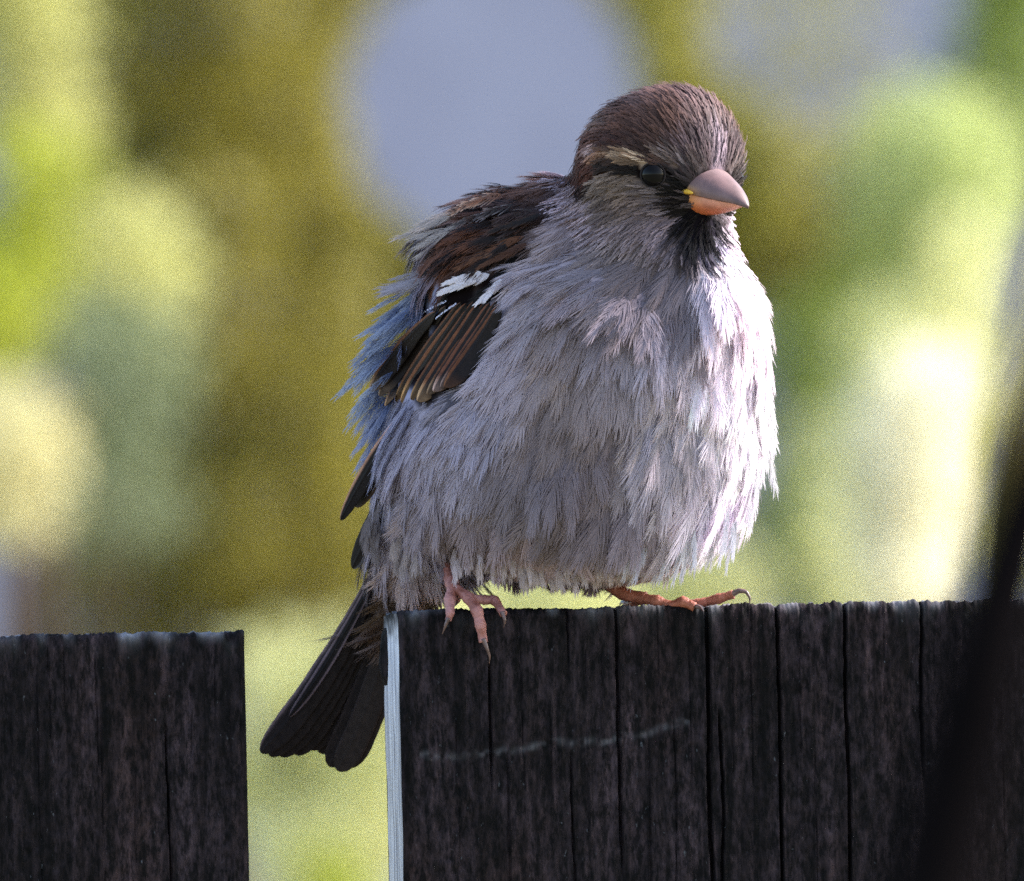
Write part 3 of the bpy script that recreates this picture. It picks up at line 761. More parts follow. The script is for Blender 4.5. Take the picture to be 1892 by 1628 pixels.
def barbs(name, P, Nn, D, L, W, clr, drop, C0, C1, nb, bw, parent, mat, edge=None, jit=0.055, spread=50, tipfan=16, sink=0.25, kind='stuff'):
    """soft contour feathers: each a rachis with nb barbs, real ribbon geometry (mm)"""
    n = len(P)
    h = nb // 2
    t = np.tile(np.linspace(0.10, 1.0, h) ** 0.85, 2)[None] + rng.normal(size=(n, nb)) * 0.03
    side = np.repeat([-1.0, 1.0], h)[None]
    t = np.clip(t, 0.05, 1.02)
    Wv = np.cross(D, Nn)
    L1, W1, cl, dr = L[:, None], W[:, None], clr[:, None], drop[:, None]
    th = np.radians(spread + (tipfan - spread) * t ** 1.3) + rng.normal(size=(n, nb)) * jit
    bl = W1 * (1.0 - 0.42 * t ** 2) * (0.85 + 0.3 * rng.random((n, nb)))
    hgt = -sink + (cl + sink) * t - dr * t ** 2
    root = P[:, None] + D[:, None] * (L1 * t)[..., None] + Nn[:, None] * hgt[..., None]
    ss = np.array([0.0, 0.38, 0.74, 1.0])
    jn = rng.normal(size=(n, nb)) * 0.05
    jd = rng.normal(size=(n, nb)) * 0.06
    pts = []
    slope = (cl + sink - 2 * dr * t) / L1
    for s in ss:
        a = bl * (np.cos(th) * s + 0.22 * s * s)
        b = bl * side * (np.sin(th) * (s - 0.34 * s * s) + jd * s * s)
        c = bl * (-0.10 * s * s + jn * s * s) + slope * a * 0.8
        pts.append(root + D[:, None] * a[..., None] + Wv[:, None] * b[..., None] + Nn[:, None] * c[..., None])
    pts = np.stack(pts, 2)                                   # n, nb, 4, 3
    tan = nrm(np.gradient(pts, axis=2))
    nn = Nn[:, None, None] + 0.16 * rng.normal(size=(n, nb, 1, 3))
    wv = nrm(np.cross(tan, nn))
    wid = np.array([1.0, 0.95, 0.7, 0.16])[None, None, :, None] * bw * 0.5 * (0.75 + 0.5 * rng.random((n, nb, 1, 1)))
    a = pts - wv * wid; b = pts + wv * wid
    V = np.stack([a, b], 3).reshape(-1, 3)                   # per barb 8 verts
    base = (np.arange(n * nb) * 8)[:, None]
    quads = np.concatenate([base + np.array([[0, 1, 3, 2]]), base + np.array([[2, 3, 5, 4]]), base + np.array([[4, 5, 7, 6]])])
    # colour: grey downy base -> tip colour, per-barb variation
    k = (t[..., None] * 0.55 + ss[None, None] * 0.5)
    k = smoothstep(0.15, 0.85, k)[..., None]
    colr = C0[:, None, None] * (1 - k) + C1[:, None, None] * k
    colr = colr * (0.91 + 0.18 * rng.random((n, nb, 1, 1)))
    if edge is not None:                                     # paler fringe towards barb tips
        e = smoothstep(0.6, 1.0, ss)[None, None, :, None] * 0.7
        colr = colr * (1 - e) + edge[:, None, None] * e
    colr = np.repeat(colr, 2, axis=2).reshape(-1, 3)
    o = mesh_obj(name, V * 0.001, quads, mat, parent, smooth=True, vcol=np.clip(colr, 0, 0.95))
    vn = nrm(0.8 * Nn[:, None, None] + 0.55 * nn / np.linalg.norm(nn, axis=-1, keepdims=True) + 0.25 * D[:, None, None] * np.ones((n, nb, 4, 1)))
    o.data.normals_split_custom_set_from_vertices(np.repeat(vn, 2, axis=2).reshape(-1, 3).astype(np.float32))
    if kind: o['kind'] = kind
    return o

WING = [(985, 468), (950, 500), (965, 560), (940, 640), (905, 690), (850, 712), (790, 720), (735, 715), (712, 715), (722, 690), (768, 620), (800, 560), (800, 515), (812, 490), (880, 490)]
WING_IN = [(955, 505), (955, 570), (930, 640), (895, 685), (840, 706), (785, 714), (740, 710), (718, 710), (730, 690), (775, 620), (808, 560), (812, 515), (825, 500), (880, 500)]
# body contour feathers
P, Nn = sample(90000)
hdst = np.linalg.norm(P - HC, axis=1)
headness = 1 - smoothstep(12.5, 21.0, hdst)
sp = 1.65 * (1 - headness) + 0.62 * headness
back = (Nn[:, 1] > 0.35)
sp = sp * np.where(back, 1.5, 1.0)
sp = np.round(sp / 0.15) * 0.15
i = thin(P, sp); P, Nn, headness = P[i], Nn[i], headness[i]
qx, qy = to_px(P)
q = P - HC
ff, rr, uu = q @ hf, np.abs(q @ hr), q @ hu
beakzone = (ff > 7.0) & (rr < 2.8) & (uu < -0.3) & (uu > -3.8)
EYE = (6.1, 9.3, -1.1)
eyep = HD(*EYE)
Dh = flow(P); Dh = nrm(Dh - Nn * (Dh * Nn).sum(1, keepdims=True))
def near_eye(Q, rad):
    q2 = Q - HC
    return ((q2 @ hf - EYE[0]) ** 2 + (np.abs(q2 @ hr) - EYE[1]) ** 2 + (q2 @ hu - EYE[2]) ** 2) < rad ** 2
eyez = near_eye(P + Dh * 1.2, 1.9) | near_eye(P + Dh * 2.6, 1.8) | near_eye(P + Dh * 4.0, 1.5) | near_eye(P, 1.7)
wingz = in_poly(qx, qy, WING) & (Nn[:, 1] < 0.3)
keep = ~(beakzone | eyez | wingz)
Dt = flow(P); Dt = nrm(Dt - Nn * (Dt * Nn).sum(1, keepdims=True))
for fr in (3.0, 6.0, 8.5):
    tx, ty = to_px(P + Dt * fr)
    keep &= ~(in_poly(tx, ty, WING_IN) & (Nn[:, 1] < 0.3) & (headness < 0.3))
P, Nn, headness, qx, qy = P[keep], Nn[keep], headness[keep], qx[keep], qy[keep]
D0 = flow(P)
D0 = nrm(D0 + rng.normal(size=D0.shape) * (0.10 + 0.06 * (1 - headness))[:, None])
dn = (D0 * Nn).sum(1, keepdims=True)
D = nrm(D0 - Nn * dn * np.where(dn > 0, 0.72, 1.0))
Nf = nrm(Nn - D * (Nn * D).sum(1, keepdims=True))
C = pigment_and_light(P + D * (1.3 * headness + 4.2 * (1 - headness))[:, None])
tuft = vnoise(P * 0.22, 51) - 0.5
var = (1 + rng.normal(size=len(P)) * 0.05 + tuft * 0.24)[:, None]
C1 = C * var
mantle = (qx < 1025) & (qy < 520) & (qy > 325)
isH = headness > 0.55
isM = mantle & ~isH
isB = ~isH & ~isM
def pick(a, m): return a[m]
n = isB.sum()
wisp = (qx[isB] > 1180) & (qy[isB] > 820)
Lb = rng.uniform(8.0, 11.5, n) + 1.5 * wisp
Lb = Lb * np.where(headness[isB] > 0.2, 0.75, 1.0)
nape = (qx[isB] > 1005) & (qx[isB] < 1075) & (qy[isB] < 440)
Lb = Lb * np.where(nape, 0.45, 1.0)
zt = P[isB][:, 2] + D[isB][:, 2] * (Lb + 4.5)
short = np.clip((P[isB][:, 2] - 3.2) / np.maximum(P[isB][:, 2] - zt, 1e-3), 0.28, 1.0)
tailside = P[isB][:, 0] < bx(840)
Lb = Lb * np.where(tailside, 1.0, short)
clr = np.clip(1.0 + tuft[isB] * 1.5 + rng.normal(size=n) * 0.15 + 0.4 * wisp, 0.3, 3)
Wb = rng.uniform(3.6, 5.0, n) * np.where(tailside, 1.0, short ** 0.5)
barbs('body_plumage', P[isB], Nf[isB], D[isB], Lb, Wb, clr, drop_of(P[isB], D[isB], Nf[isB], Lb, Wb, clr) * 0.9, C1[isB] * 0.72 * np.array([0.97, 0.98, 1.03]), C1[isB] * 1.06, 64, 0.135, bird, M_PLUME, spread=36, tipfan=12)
n = isH.sum()
Lh = rng.uniform(3.0, 4.4, n) * (1 + 0.5 * (1 - headness[isH]))
fine = rng.random(n)
CH = C1[isH] * (0.6 + 0.75 * rng.random((n, 1)))
ch_ = np.clip(0.55 + rng.normal(size=n) * 0.25, 0.15, 1.3)
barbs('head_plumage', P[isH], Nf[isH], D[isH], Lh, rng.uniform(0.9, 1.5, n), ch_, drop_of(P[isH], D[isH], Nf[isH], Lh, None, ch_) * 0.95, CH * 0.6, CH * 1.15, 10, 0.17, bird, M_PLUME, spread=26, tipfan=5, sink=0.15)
n = isM.sum()
dark = (rng.random(n) < 0.4)[:, None]
CM = np.where(dark, lin((40, 30, 28)), C1[isM])
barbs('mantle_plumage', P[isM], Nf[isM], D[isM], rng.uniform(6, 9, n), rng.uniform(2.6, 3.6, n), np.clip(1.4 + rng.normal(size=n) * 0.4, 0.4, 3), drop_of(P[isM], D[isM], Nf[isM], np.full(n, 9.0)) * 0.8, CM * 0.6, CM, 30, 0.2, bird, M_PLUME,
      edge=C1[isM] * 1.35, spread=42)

# ---- fringe of long loose feathers: right lower breast, belly edge, rump
def loose(name, spec, seed, Lr, Wr, nbb=30, bw=0.19, spread=30, mult=1.0, base=None):
    P_, D_, N_2, L_, C_ = [], [], [], [], []
    g = np.random.default_rng(seed)
    for (px, py, y, d, nn, cnt, sx, sy, colr) in spec:
        for k in range(int(cnt * mult)):
            P_.append(B(px + g.uniform(-sx, sx), py + g.uniform(-sy, sy), y + g.uniform(-3, 3)))
            D_.append(nrm(np.array(d, float) + g.normal(size=3) * 0.09)); N_2.append(nn); L_.append(g.uniform(*Lr))
            C_.append(lin(colr) * g.uniform(0.85, 1.12))
    P_ = np.array(P_); D_ = np.array(D_); N_2 = nrm(np.array(N_2, float)); N_2 = nrm(N_2 - D_ * (N_2 * D_).sum(1, keepdims=True))
    C_ = np.array(C_); n = len(P_)
    barbs(name, P_, N_2, D_, np.array(L_), g.uniform(*Wr, n), np.full(n, 0.4), np.full(n, 0.3), C_ * 0.8 if base is None else np.tile(lin(base), (n, 1)), C_, nbb, bw, bird, M_PLUME, spread=spread)
loose('breast_fringe', [(1370, 810, 4, (.05, 0, -1), (.5, -.8, 0), 12, 35, 60, (226, 220, 226)), (1340, 885, 3, (-.12, 0, -1), (.4, -.9, 0), 14, 45, 40, (226, 220, 226)),
                        (1285, 935, 1, (-.2, 0, -1), (.2, -1, 0), 14, 45, 40, (214, 208, 214)), (1210, 945, 0, (-.25, 0, -1), (.1, -1, 0), 10, 40, 30, (196, 186, 192)),
                        (1408, 730, 5, (.15, 0, -1), (.6, -.8, 0), 9, 12, 60, (228, 222, 226)), (1395, 610, 5, (.2, 0, -1), (.6, -.8, 0), 8, 12, 50, (222, 214, 216))], 3, (5.5, 9.5), (2.0, 3.4), 40, 0.13, 24, 1.5)
loose('belly_fringe', [(900, 1015, 0, (.05, 0, -1), (0, -1, 0), 10, 70, 20, (190, 174, 180)), (1040, 1030, 0, (.15, 0, -1), (0, -1, 0), 14, 80, 18, (200, 184, 190)), (770, 1005, 8, (-.05, 0, -1), (-.2, -1, 0), 8, 50, 20, (176, 160, 162)),
                       (690, 960, 14, (-.1, 0, -1), (-.5, -1, 0), 6, 15, 40, (130, 118, 122))], 4, (2.0, 3.6), (1.4, 2.2), 22, 0.13, 26, 4.0)
loose('rump_fringe', [(785, 545, 12, (-.8, .15, -.6), (-.6, -.8, .1), 9, 25, 25, (148, 154, 178)), (748, 605, 14, (-.7, .15, -.7), (-.6, -.8, .1), 10, 22, 35, (152, 158, 182)), (720, 675, 16, (-.65, .15, -.75), (-.6, -.8, .1), 9, 20, 40, (164, 168, 186)),
                      (718, 765, 16, (-.5, .15, -.85), (-.6, -.8, .1), 7, 16, 40, (160, 162, 190))], 5, (5, 9), (1.8, 3.0), 30, 0.11, 24, 2.2, (72, 84, 124))  # blue base and tips put skylight into the feather colour

loose('mantle_fringe', [(812, 500, 9, (-.95, .15, -.35), (-.5, -.8, .2), 6, 20, 20, (160, 150, 160)), (850, 410, 6, (-.9, .2, -.4), (-.4, -.8, .4), 8, 30, 30, (168, 154, 150))], 6, (5, 8), (1.8, 2.8), 30, 0.11, 26, 1.8)
loose('breast_wisps', [(1205, 980, -5, (-.24, 0, -1), (.1, -1, 0), 9, 35, 18, (206, 198, 206)), (1270, 975, -4, (-.22, 0, -1), (.2, -1, 0), 11, 35, 22, (222, 216, 224)), (1335, 945, -1, (-.12, 0, -1), (.4, -.9, 0), 10, 30, 22, (232, 226, 234))], 8, (4.5, 7.5), (1.4, 2.4), 34, 0.12, 16)

# ---- wing and tail: every flight feather is its own piece
def vane(name, pts, wl, wr, parent, c_core, c_edge, edge_side=-1, edge_w=0.22, tip=(0.55, 1.0), camber=0.10, c_tip=None, nu=44, nv=15, nx=None, split=True, seed=0, mat=None, edge_r=0.0):
    """flat slightly cambered flight feather. pts: mm centreline; wl/wr widths mm left/right of the shaft"""
    g = np.random.default_rng(seed)
    pts = np.array(pts, float)
    # smooth centreline (Catmull-like via dense linear + smoothing)
    tt = np.linspace(0, 1, len(pts)); u = 1 - (1 - np.linspace(0, 1, nu)) ** 1.9
    if len(pts) == 3:
        a, b, c = pts; b2 = 2 * b - 0.5 * (a + c)
        cl = ((1 - u) ** 2)[:, None] * a + (2 * u * (1 - u))[:, None] * b2 + (u ** 2)[:, None] * c
    else:
        cl = np.stack([np.interp(u, tt, pts[:, k]) for k in range(3)], -1)
        for _ in range(6): cl[1:-1] = 0.25 * cl[:-2] + 0.5 * cl[1:-1] + 0.25 * cl[2:]
    tan = nrm(np.gradient(cl, axis=0))
    view = np.array([0, -1.0, 0]) if nx is None else np.array(nx, float)
    wv = nrm(np.cross(tan, view)); nv_ = nrm(np.cross(wv, tan))
    # profile: narrow base, rounded tip
    prof = np.clip(u / 0.12, 0, 1) ** 0.5 * 0.55 + 0.45 * smoothstep(0.0, 0.6, u)
    tipf = np.sqrt(np.clip(1 - ((u - tip[0]) / (tip[1] - tip[0])).clip(0, 1) ** 2.6, 0, 1))
    prof = prof * (0.04 + 0.96 * tipf)
    s = np.linspace(-1, 1, nv)
    V = []; Cc = []; 
    for i in range(nu):
        for j in range(nv):
            w = (wl if s[j] < 0 else wr) * prof[i]
            rag = 1 + 0.05 * (vnoise(np.array([i * 0.9, 3.1, seed + (s[j] > 0) * 7.0])) - 0.5) * (abs(s[j]) ** 4)
            back_sweep = -abs(s[j]) ** 1.5 * w * 0.35 * (u[i] > 0.05)
            p = cl[i] + wv[i] * (-s[j] * w * rag) + nv_[i] * (camber * w * (1 - s[j] ** 2)) + nv_[i] * (0.12 * math.exp(-(s[j] / 0.08) ** 2)) + tan[i] * back_sweep * 0.4
            V.append(p)
            es = s[j] * edge_side
            e = smoothstep(1 - edge_w - 0.18, 1 - edge_w, es)
            e = max(e, smoothstep(1 - edge_r - 0.1, 1 - edge_r, -es)) if edge_r > 0 else e
            cc = lin(c_core) * (1 - e) + lin(c_edge) * e
            if c_tip is not None:
                k = smoothstep(0.8, 0.98, u[i]) * (0.25 + 0.75 * e); cc = cc * (1 - k) + lin(c_tip) * k
            st = 0.85 + 0.3 * vnoise(np.array([i * 1.7 - abs(s[j]) * 5, 0.0, seed * 3.3]))
            Cc.append(cc * st)
    idx = np.arange(nu * nv).reshape(nu, nv)
    F = np.stack([idx[:-1, :-1], idx[1:, :-1], idx[1:, 1:], idx[:-1, 1:]], -1).reshape(-1, 4)
    V = np.array(V)
    # thin body: second skin 0.06 mm below
    V2 = V - np.repeat(nv_, nv, 0) * 0.06
    ring = list(idx[0]) + list(idx[1:, -1]) + list(idx[-1, ::-1][1:]) + list(idx[::-1, 0][1:-1])
    k = len(V)
    Fr = np.array([[ring[a], ring[(a + 1) % len(ring)], ring[(a + 1) % len(ring)] + k, ring[a] + k] for a in range(len(ring))])
    Fa = np.concatenate([F, F[:, ::-1] + k, Fr])
    return mesh_obj(name, np.concatenate([V, V2]) * 0.001, Fa, mat or M_VANE, parent, smooth=True, vcol=np.array(Cc + Cc))

wing = empty('wing'); wing.parent = bird
def wy(px, py, off):
    """just outside the body surface, going on beyond its outline"""
    y = surf_y(max(px, 715), min(max(py, 420), 940), 14.0)
    y2 = surf_y(max(px, 745), min(max(py, 420), 940), 12.0)
    return min(y, y2 + 6) + off + max(0, 715 - px) * 0.05
def W3(lst, off): return [B(x, y, wy(x, y, off)) for x, y in lst]
NX = (-0.55, -0.83, 0.1)
K = (30, 22, 20)
# dark under-panel of inner vanes
vane('feather', W3([(955, 520), (905, 640), (835, 738)], 0.3), 3.6, 3.6, wing, (16, 12, 12), (24, 18, 16), seed=1, nx=NX)
vane('feather', W3([(930, 520), (870, 640), (790, 742)], 0.3), 3.2, 3.2, wing, (16, 12, 12), (24, 18, 16), seed=2, nx=NX)
EDGE = -1
SEC = [([(925, 560), (878, 640), (822, 716)], 2.0, (92, 52, 30), (120, 76, 48)),
       ([(905, 560), (855, 645), (802, 724)], 2.0, (104, 60, 40), (186, 146, 128)),
       ([(885, 560), (832, 650), (772, 742)], 2.1, (104, 60, 36), (196, 152, 112)),
       ([(862, 560), (800, 652), (740, 742)], 2.1, (108, 62, 36), (196, 146, 96)),
       ([(838, 562), (768, 655), (712, 748)], 2.1, (110, 66, 40), (190, 140, 92)),
       ([(806, 575), (740, 640), (682, 722)], 1.9, (112, 70, 46), (190, 150, 112))]
SEC2 = []
for q0, q1 in zip(SEC[:-1], SEC[1:]):
    SEC2.append(q0)
    SEC2.append(([((x0 + x1) / 2 + 3, (y0 + y1) / 2 - 4) for (x0, y0), (x1, y1) in zip(q0[0], q1[0])], q0[1] * 0.8, tuple(0.85 * c for c in q1[2]), tuple(0.8 * c for c in q1[3])))
SEC2.append(SEC[-1])
for k, (pp, w, ce, ct) in enumerate(SEC2):
    vane('feather', W3(pp, -1.3 - 0.15 * (len(SEC2) - 1 - k)), w * 0.6, w * 1.1, wing, K, ce, edge_side=EDGE, edge_w=0.42 if k % 2 == 0 else 0.3, c_tip=ct, seed=10 + k, nx=NX, tip=(0.7, 1.0))
# white wing bar and dark covert bases, brown scapulars: soft plumes
def plume(name, pp, off, w, c0, c1, edge=None, nb=64, bw=0.24, nx=NX, spread=34):
    p = np.array(W3(pp, off)); d = p[-1] - p[0]; L_ = np.linalg.norm(d); d = d / L_
    n_ = np.array(nx, float); n_ = nrm(n_ - d * (n_ @ d))
    bow = float((p[1] - (p[0] + p[-1]) / 2) @ n_)
    barbs(name, p[:1], n_[None], d[None], np.array([L_ * 0.92]), np.array([w]), np.array([4 * bow * 0.5]), np.array([4 * bow * 0.5]), lin(c0)[None], lin(c1)[None], nb, bw, wing, M_PLUME,
          edge=None if edge is None else lin(edge)[None], spread=spread, sink=0.0, kind=None)
NS = (-0.3, -0.85, 0.45)
for pp, off, w in [([(975, 440), (915, 480), (850, 515)], -1.4, 3.4), ([(985, 455), (940, 500), (895, 545)], -1.3, 3.4), ([(950, 430), (880, 470), (800, 512)], -1.5, 3.2), ([(900, 500), (850, 540), (800, 570)], -1.2, 3.0), ([(940, 510), (900, 550), (850, 590)], -1.2, 3.2)]:
    plume('covert', pp, off, w, (18, 14, 14), (26, 19, 18), bw=0.3)
for k, (pp, w) in enumerate([([(915, 506), (862, 522), (812, 541)], 2.0), ([(900, 502), (855, 512), (818, 525)], 1.6), ([(890, 515), (840, 532), (806, 546)], 1.4), ([(936, 518), (908, 540), (880, 562)], 1.5), ([(930, 512), (918, 535), (896, 556)], 1.2)]):
    plume('covert', pp, -2.3 - 0.15 * k, w, (206, 196, 204), (226, 216, 224), edge=(206, 190, 190), bw=0.3)
for k, (pp, w) in enumerate([([(835, 553), (800, 568), (772, 583)], 0.6), ([(852, 556), (824, 574), (802, 590)], 0.45)]):
    plume('covert', pp, -2.6, w, (196, 194, 220), (214, 212, 236), nb=40, bw=0.2, spread=18)
SCAP = [([(1005, 385), (905, 412), (800, 460)], 3.2, (52, 40, 38), (92, 62, 50), (150, 136, 138)), ([(1000, 410), (910, 440), (805, 486)], 2.8, (84, 52, 38), (112, 72, 50), (120, 84, 64)), ([(985, 430), (915, 460), (840, 498)], 2.6, (96, 60, 42), (110, 70, 48), (70, 48, 38)),
        ([(965, 375), (870, 405), (765, 452)], 2.4, (44, 36, 38), (120, 104, 104), (168, 156, 164)), ([(945, 355), (865, 375), (790, 415)], 2.6, (110, 70, 52), (140, 112, 98), (176, 160, 154)), ([(990, 445), (930, 472), (880, 497)], 2.0, (70, 44, 34), (96, 62, 44), (40, 30, 26)),
        ([(930, 470), (870, 486), (800, 500)], 1.6, (110, 74, 54), (116, 78, 56), (60, 42, 34)), ([(1010, 395), (960, 405), (900, 430)], 2.0, (34, 27, 27), (44, 34, 32), (96, 66, 52))]
for k, (pp, w, c0, c1, ce) in enumerate(SCAP):
    plume('scapular', pp, -1.9 - 0.12 * k, w, c0, c1, ce, nx=NS, bw=0.26, spread=30)
# primaries reaching down along the flank
PRI = [([(770, 735), (700, 835), (627, 962)], 1.3, 1.5, (176, 128, 104), 10), ([(760, 760), (705, 850), (640, 935)], 1.5, 1.3, (120, 92, 80), 11),
       ([(740, 800), (690, 880), (652, 935)], 1.6, 1.6, (70, 56, 54), 12.5), ([(735, 880), (695, 960), (648, 1052)], 1.8, 1.9, (84, 80, 84), 15)]
for k, (pp, a, b, ce, y0) in enumerate(PRI):
    pts3 = [B(pp[0][0], pp[0][1], y0 - 4), B(pp[1][0], pp[1][1], y0 + 1), B(pp[2][0], pp[2][1], y0 + 7)]
    vane('feather', pts3, a, b, wing, (26, 20, 21), ce, edge_side=-1 if k < 2 else 1, edge_w=0.2, seed=60 + k, nx=(-0.45, -0.88, 0.1), tip=(0.55, 1.0))

tail = empty('tail'); tail.parent = bird
TA = [((706, 1030), (600, 1235), (476, 1398), 25.0), ((708, 1035), (612, 1240), (492, 1404), 25.6), ((712, 1045), (622, 1245), (512, 1405), 26.2), ((716, 1050), (632, 1248), (540, 1402), 26.8),
      ((722, 1060), (648, 1255), (566, 1392), 27.4), ((735, 1070), (690, 1270), (620, 1432), 24.4), ((742, 1075), (700, 1270), (634, 1425), 25.0), ((738, 1070), (676, 1265), (604, 1424), 25.6), ((730, 1065), (662, 1260), (584, 1398), 28.0)]
for k, (a, b, c, y) in enumerate(TA):
    ed = (112, 92, 92) if k == 0 else (50, 40, 38)
    vane('tail_feather', [B(*a, y), B(*b, y + 2.0), B(*c, y + 4.5)], 1.9, 2.2, tail, (38, 30, 29) if k not in (5, 6) else (50, 41, 38), ed, edge_side=-1, edge_w=0.10 if k else 0.16, seed=80 + k, tip=(0.74 if k < 5 else 0.84, 1.0), nx=(-0.15, -1, 0.1), camber=0.06)
vane('tail_feather', [B(712, 1020, 23.4), B(618, 1200, 24.8), B(530, 1330, 27.0)], 0.9, 0.9, tail, (26, 20, 20), (104, 86, 90), edge_side=-1, edge_w=0.3, edge_r=0.25, seed=95, nx=(-0.15, -1, 0.1))

# ---- beak
def skin_loft(name, secs, mat, parent, vc):
    """secs: list of rings (k,3) mm, closed loft"""
    k = len(secs[0]); V = np.concatenate(secs); F = []
    for i in range(len(secs) - 1):
        for j in range(k):
            F.append((i * k + j, i * k + (j + 1) % k, (i + 1) * k + (j + 1) % k, (i + 1) * k + j))
    F.append(tuple(range(k))[::-1]); F.append(tuple(range((len(secs) - 1) * k, len(secs) * k)))
    return mesh_obj(name, V * 0.001, F, mat, parent, True, vcol=vc(V))
M_BEAK = mat_feather('horn', 0.0, 0.5, 0.4, noise=620)
beak = empty('beak'); beak.parent = bird
B0, BL, BU = 5.2, 12.0, -2.5                 # base forward, length, vertical centre in head frame
NB = 24
bu, blw = [], []
for s in np.linspace(0, 1, 22):
    f = B0 + BL * s
    hw = 5.5 * (1 - s ** 1.55) ** 0.85 + 0.05
    top = 4.7 * (1 - s ** 1.9) ** 0.9 + 0.05
    gy = -0.15 - 0.55 * math.sin(math.pi * min(s * 1.2, 1)) * 0.6 - 0.9 * s ** 2       # tomium line, bowed, dropping to the tip
    bot = 4.0 * (1 - s ** 1.25) ** 0.8
    if s > 0.93: hw_l = 0.02; bot = 0.05
    ru, rl = [], []
    for a in np.linspace(0, 2 * math.pi, NB, endpoint=False):
        x, y = math.cos(a), math.sin(a)
        # upper mandible: dome above the tomium, with a slight ridge
        uz = gy + (top - gy * 0) * max(y, 0) ** 0.85 * (1 - 0.0 * abs(x)) if y > 0 else gy + 0.35 * y
        ru.append(HD(f, hw * math.copysign(abs(x) ** (1.15 if y > 0 else 0.8), x), BU + uz))
        fl = B0 + (BL - 0.9) * s
        lz = gy + 0.04 + 0.2 * y if y > 0 else gy + 0.04 - bot * abs(y) ** 0.9
        rl.append(HD(fl, hw * 0.87 * math.copysign(abs(x) ** 0.9, x), BU + lz))
    bu.append(np.array(ru)); blw.append(np.array(rl))
def vc_up(V):
    s = ((V - HC) @ hf - B0) / BL; z = (V - HC) @ hu - BU; r = np.abs((V - HC) @ hr)
    c = lin((108, 82, 80))[None] * np.ones((len(V), 1))
    k = (1 - smoothstep(0.0, 0.9, z))[:, None] * (1 - smoothstep(0.15, 0.5, s))[:, None]
    c = c * (1 - k) + lin((206, 150, 50)) * k
    k = (smoothstep(0.75, 1, s) * 0.5)[:, None]; c = c * (1 - k) + lin((64, 50, 54)) * k
    k = (smoothstep(2.2, 3.4, z) * 0.3)[:, None]; c = c * (1 - k) + lin((150, 130, 132)) * k
    return c
def vc_lo(V):
    s = ((V - HC) @ hf - B0) / BL; z = (V - HC) @ hu - BU
    c = lin((206, 140, 120))[None] * np.ones((len(V), 1))
    k = (1 - smoothstep(0.1, 0.55, s))[:, None]; c = c * (1 - k) + lin((226, 152, 66)) * k
    k = (1 - smoothstep(-3.0, -1.2, z))[:, None] * 0.8; c = c * (1 - k) + lin((188, 92, 52)) * k
    k = smoothstep(0.8, 1, s)[:, None] * 0.4; c = c * (1 - k) + lin((150, 110, 104)) * k
    return c
skin_loft('upper_mandible', bu, M_BEAK, beak, vc_up)
skin_loft('lower_mandible', blw, M_BEAK, beak, vc_lo)
# yellow gape flange
def blob(name, c, r, ax, mat, parent, colr, seg=20):
    bm = bmesh.new(); bmesh.ops.create_uvsphere(bm, u_segments=seg, v_segments=seg // 2 + 2, radius=1)
    V = np.array([v.co for v in bm.verts]) * np.array(r) @ np.array(ax) + c
    F = [tuple(v.index for v in f.verts) for f in bm.faces]; bm.free()
    return mesh_obj(name, V * 0.001, F, mat, parent, True, vcol=np.tile(lin(colr), (len(V), 1)))
for sg in (1, -1):
    blob('gape', HD(B0 + 3.0, sg * 4.85, BU - 0.4), (2.0, 0.5, 0.4), (hf, hr, hu), M_BEAK, beak, (204, 158, 52))
# ---- eyes
m, nt, out = new_mat('eye')
pb = N_(nt, 'ShaderNodeBsdfPrincipled'); pb.inputs['Base Color'].default_value = (0.006, 0.005, 0.005, 1); pb.inputs['Roughness'].default_value = 0.05
pb.inputs['Specular IOR Level'].default_value = 0.09
nt.links.new(pb.outputs[0], out.inputs[0]); M_EYE = m
def ring(name, c, axis, r0, r1, mat, parent, colr):
    a = nrm(np.cross(axis, hu)); b = np.cross(axis, a); V = []; F = []; n, k = 28, 8
    for i in range(n):
        an = 2 * math.pi * i / n
        d = a * math.cos(an) + b * math.sin(an)
        for j in range(k):
            t = 2 * math.pi * j / k
            V.append(c + d * (r0 + r1 * math.cos(t)) + axis * r1 * math.sin(t))
    for i in range(n):
        for j in range(k):
            F.append((i * k + j, ((i + 1) % n) * k + j, ((i + 1) % n) * k + (j + 1) % k, i * k + (j + 1) % k))
    return mesh_obj(name, np.array(V) * 0.001, F, mat, parent, True, vcol=np.tile(lin(colr), (len(V), 1)))
for sg in (1, -1):
    c = HD(EYE[0] - 0.75, sg * (EYE[1] - (0.6 if sg > 0 else 1.5)), EYE[2])
    e = blob('eye', c, (1.9, 1.9, 1.9), np.eye(3), M_EYE, bird, (5, 5, 5), 32)
    ax = nrm(hf * 0.62 + hr * sg * 0.78)
    ring('eyelid', c + ax * 0.85, ax, 1.80, 0.15, M_BODY, e, (46, 41, 41))

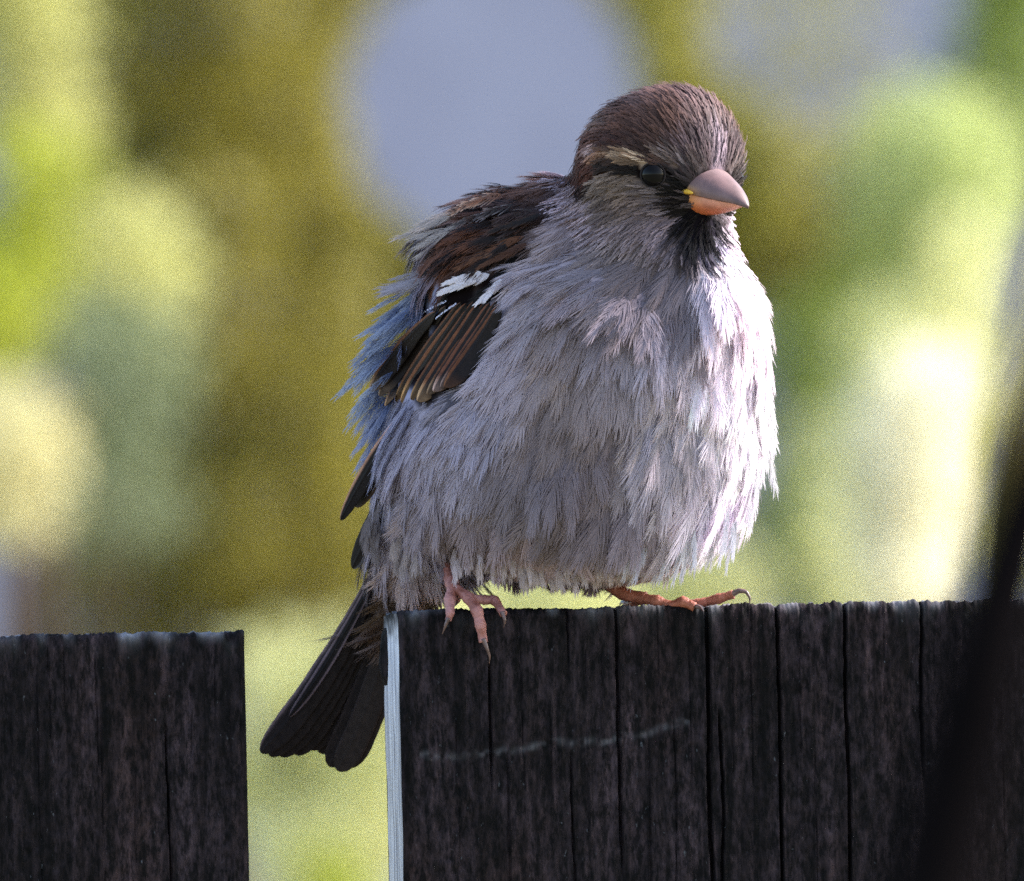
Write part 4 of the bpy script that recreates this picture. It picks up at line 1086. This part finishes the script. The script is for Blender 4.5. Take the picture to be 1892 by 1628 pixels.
# ---- legs and feet
M_LEG = mat_plain('scaly_leg', (128, 74, 62), (176, 122, 118), scale=520, rough=0.55, spec=0.35, bump=0.9, bscale=1500)
M_LEG2 = mat_plain('scaly_leg_backlit', (122, 64, 46), (164, 98, 80), scale=520, rough=0.55, spec=0.35, bump=0.9, bscale=1500)  # same leg skin, turned orange brown to paint in backlight
M_CLAW = mat_plain('claw', (66, 48, 46), (110, 84, 80), scale=900, rough=0.35, spec=0.5)
def chain(pts, sub=7, knob=0.16, seg=12):
    """tapered jointed tube with knuckles; pts (px,py,y,r_px). returns V,F"""
    P_ = np.array([B(a, b, c) for a, b, c, r in pts]); r_ = np.array([p[3] for p in pts]) / S
    m = len(P_); u = np.linspace(0, m - 1, (m - 1) * sub + 1)
    cl = np.stack([np.interp(u, np.arange(m), P_[:, k]) for k in range(3)], -1)
    for _ in range(3): cl[1:-1] = 0.25 * cl[:-2] + 0.5 * cl[1:-1] + 0.25 * cl[2:]
    rr_ = np.interp(u, np.arange(m), r_)
    rr_ = rr_ * (1 + knob * np.cos(2 * math.pi * u) * 0.5 + 0.05 * np.cos(2 * math.pi * u * 4))
    tan = nrm(np.gradient(cl, axis=0)); a = np.array([0.3, -1, 0.1]); V = []; F = []
    for i in range(len(cl)):
        a = nrm(a - tan[i] * (a @ tan[i])); b = np.cross(tan[i], a)
        for j in range(seg):
            t = 2 * math.pi * j / seg
            V.append(cl[i] + (a * math.cos(t) + b * math.sin(t)) * rr_[i])
    for i in range(len(cl) - 1):
        for j in range(seg):
            F.append((i * seg + j, i * seg + (j + 1) % seg, (i + 1) * seg + (j + 1) % seg, (i + 1) * seg + j))
    F.append(tuple(range(seg))[::-1]); F.append(tuple(range((len(cl) - 1) * seg, len(cl) * seg)))
    return V, F
def leg(chains, claws, mat):
    V, F = [], []
    for c in chains:
        v, f = chain(c); k = len(V); V += v; F += [tuple(i + k for i in q) for q in f]
    o = mesh_obj('leg', np.array(V) * 0.001, F, mat, bird, True)
    for c in claws:
        v, f = chain(c, knob=0.0, seg=8)
        mesh_obj('claw', np.array(v) * 0.001, f, M_CLAW, o, True)
leg([[(822, 1010, 8, 13), (823, 1050, 4, 12), (836, 1080, 1.5, 13), (842, 1092, 0.5, 12)],
     [(840, 1086, 0.5, 9), (866, 1104, -1.2, 11), (882, 1128, -3.0, 11), (888, 1155, -3.2, 10), (893, 1186, -3.0, 8)],
     [(836, 1080, 0.6, 9), (831, 1108, -1.0, 11), (832, 1134, -2.6, 8), (828, 1146, -2.6, 6)],
     [(866, 1104, 0.5, 8), (896, 1109, 1.0, 9), (914, 1108, 0.6, 9), (930, 1134, -2.0, 7)],
     [(838, 1090, 1.5, 9), (842, 1108, 5.0, 9), (838, 1114, 10.0, 7)]],
    [[(893, 1180, -3.4, 5.5), (900, 1198, -3.6, 3.5), (905, 1212, -3.2, 2.2), (904, 1226, -2.6, 0.6)], [(829, 1142, -2.9, 5), (823, 1156, -3.0, 3), (817, 1172, -2.5, 0.6)], [(928, 1130, -2.2, 5), (933, 1146, -2.6, 3), (931, 1160, -2.2, 0.6)],
     [(838, 1114, 10, 5), (836, 1112, 13, 3), (835, 1118, 15, 0.8)]], M_LEG)
leg([[(1085, 1030, 9, 11), (1110, 1072, 8, 11), (1150, 1098, 7, 12), (1192, 1108, 6, 13)],
     [(1186, 1106, 6, 10), (1214, 1112, 5, 12), (1240, 1120, 4.5, 8), (1262, 1112, 4.2, 11), (1284, 1122, 3.6, 8)],
     [(1192, 1108, 7, 9), (1240, 1120, 8, 8), (1290, 1117, 7.5, 9), (1330, 1107, 7, 9.5), (1356, 1099, 6.5, 8)],
     [(1188, 1108, 7, 9), (1170, 1116, 11, 8), (1160, 1118, 15, 7)]],
    [[(1350, 1101, 6.5, 6.5), (1366, 1092, 6.2, 5), (1380, 1094, 6, 3.6), (1387, 1106, 6, 2.2), (1386, 1118, 6, 0.7)], [(1280, 1120, 3.7, 5), (1294, 1122, 3.0, 3.5), (1300, 1130, 2.0, 0.8)], [(1160, 1118, 15, 5), (1150, 1114, 17, 3), (1146, 1122, 19, 0.8)]], M_LEG2)
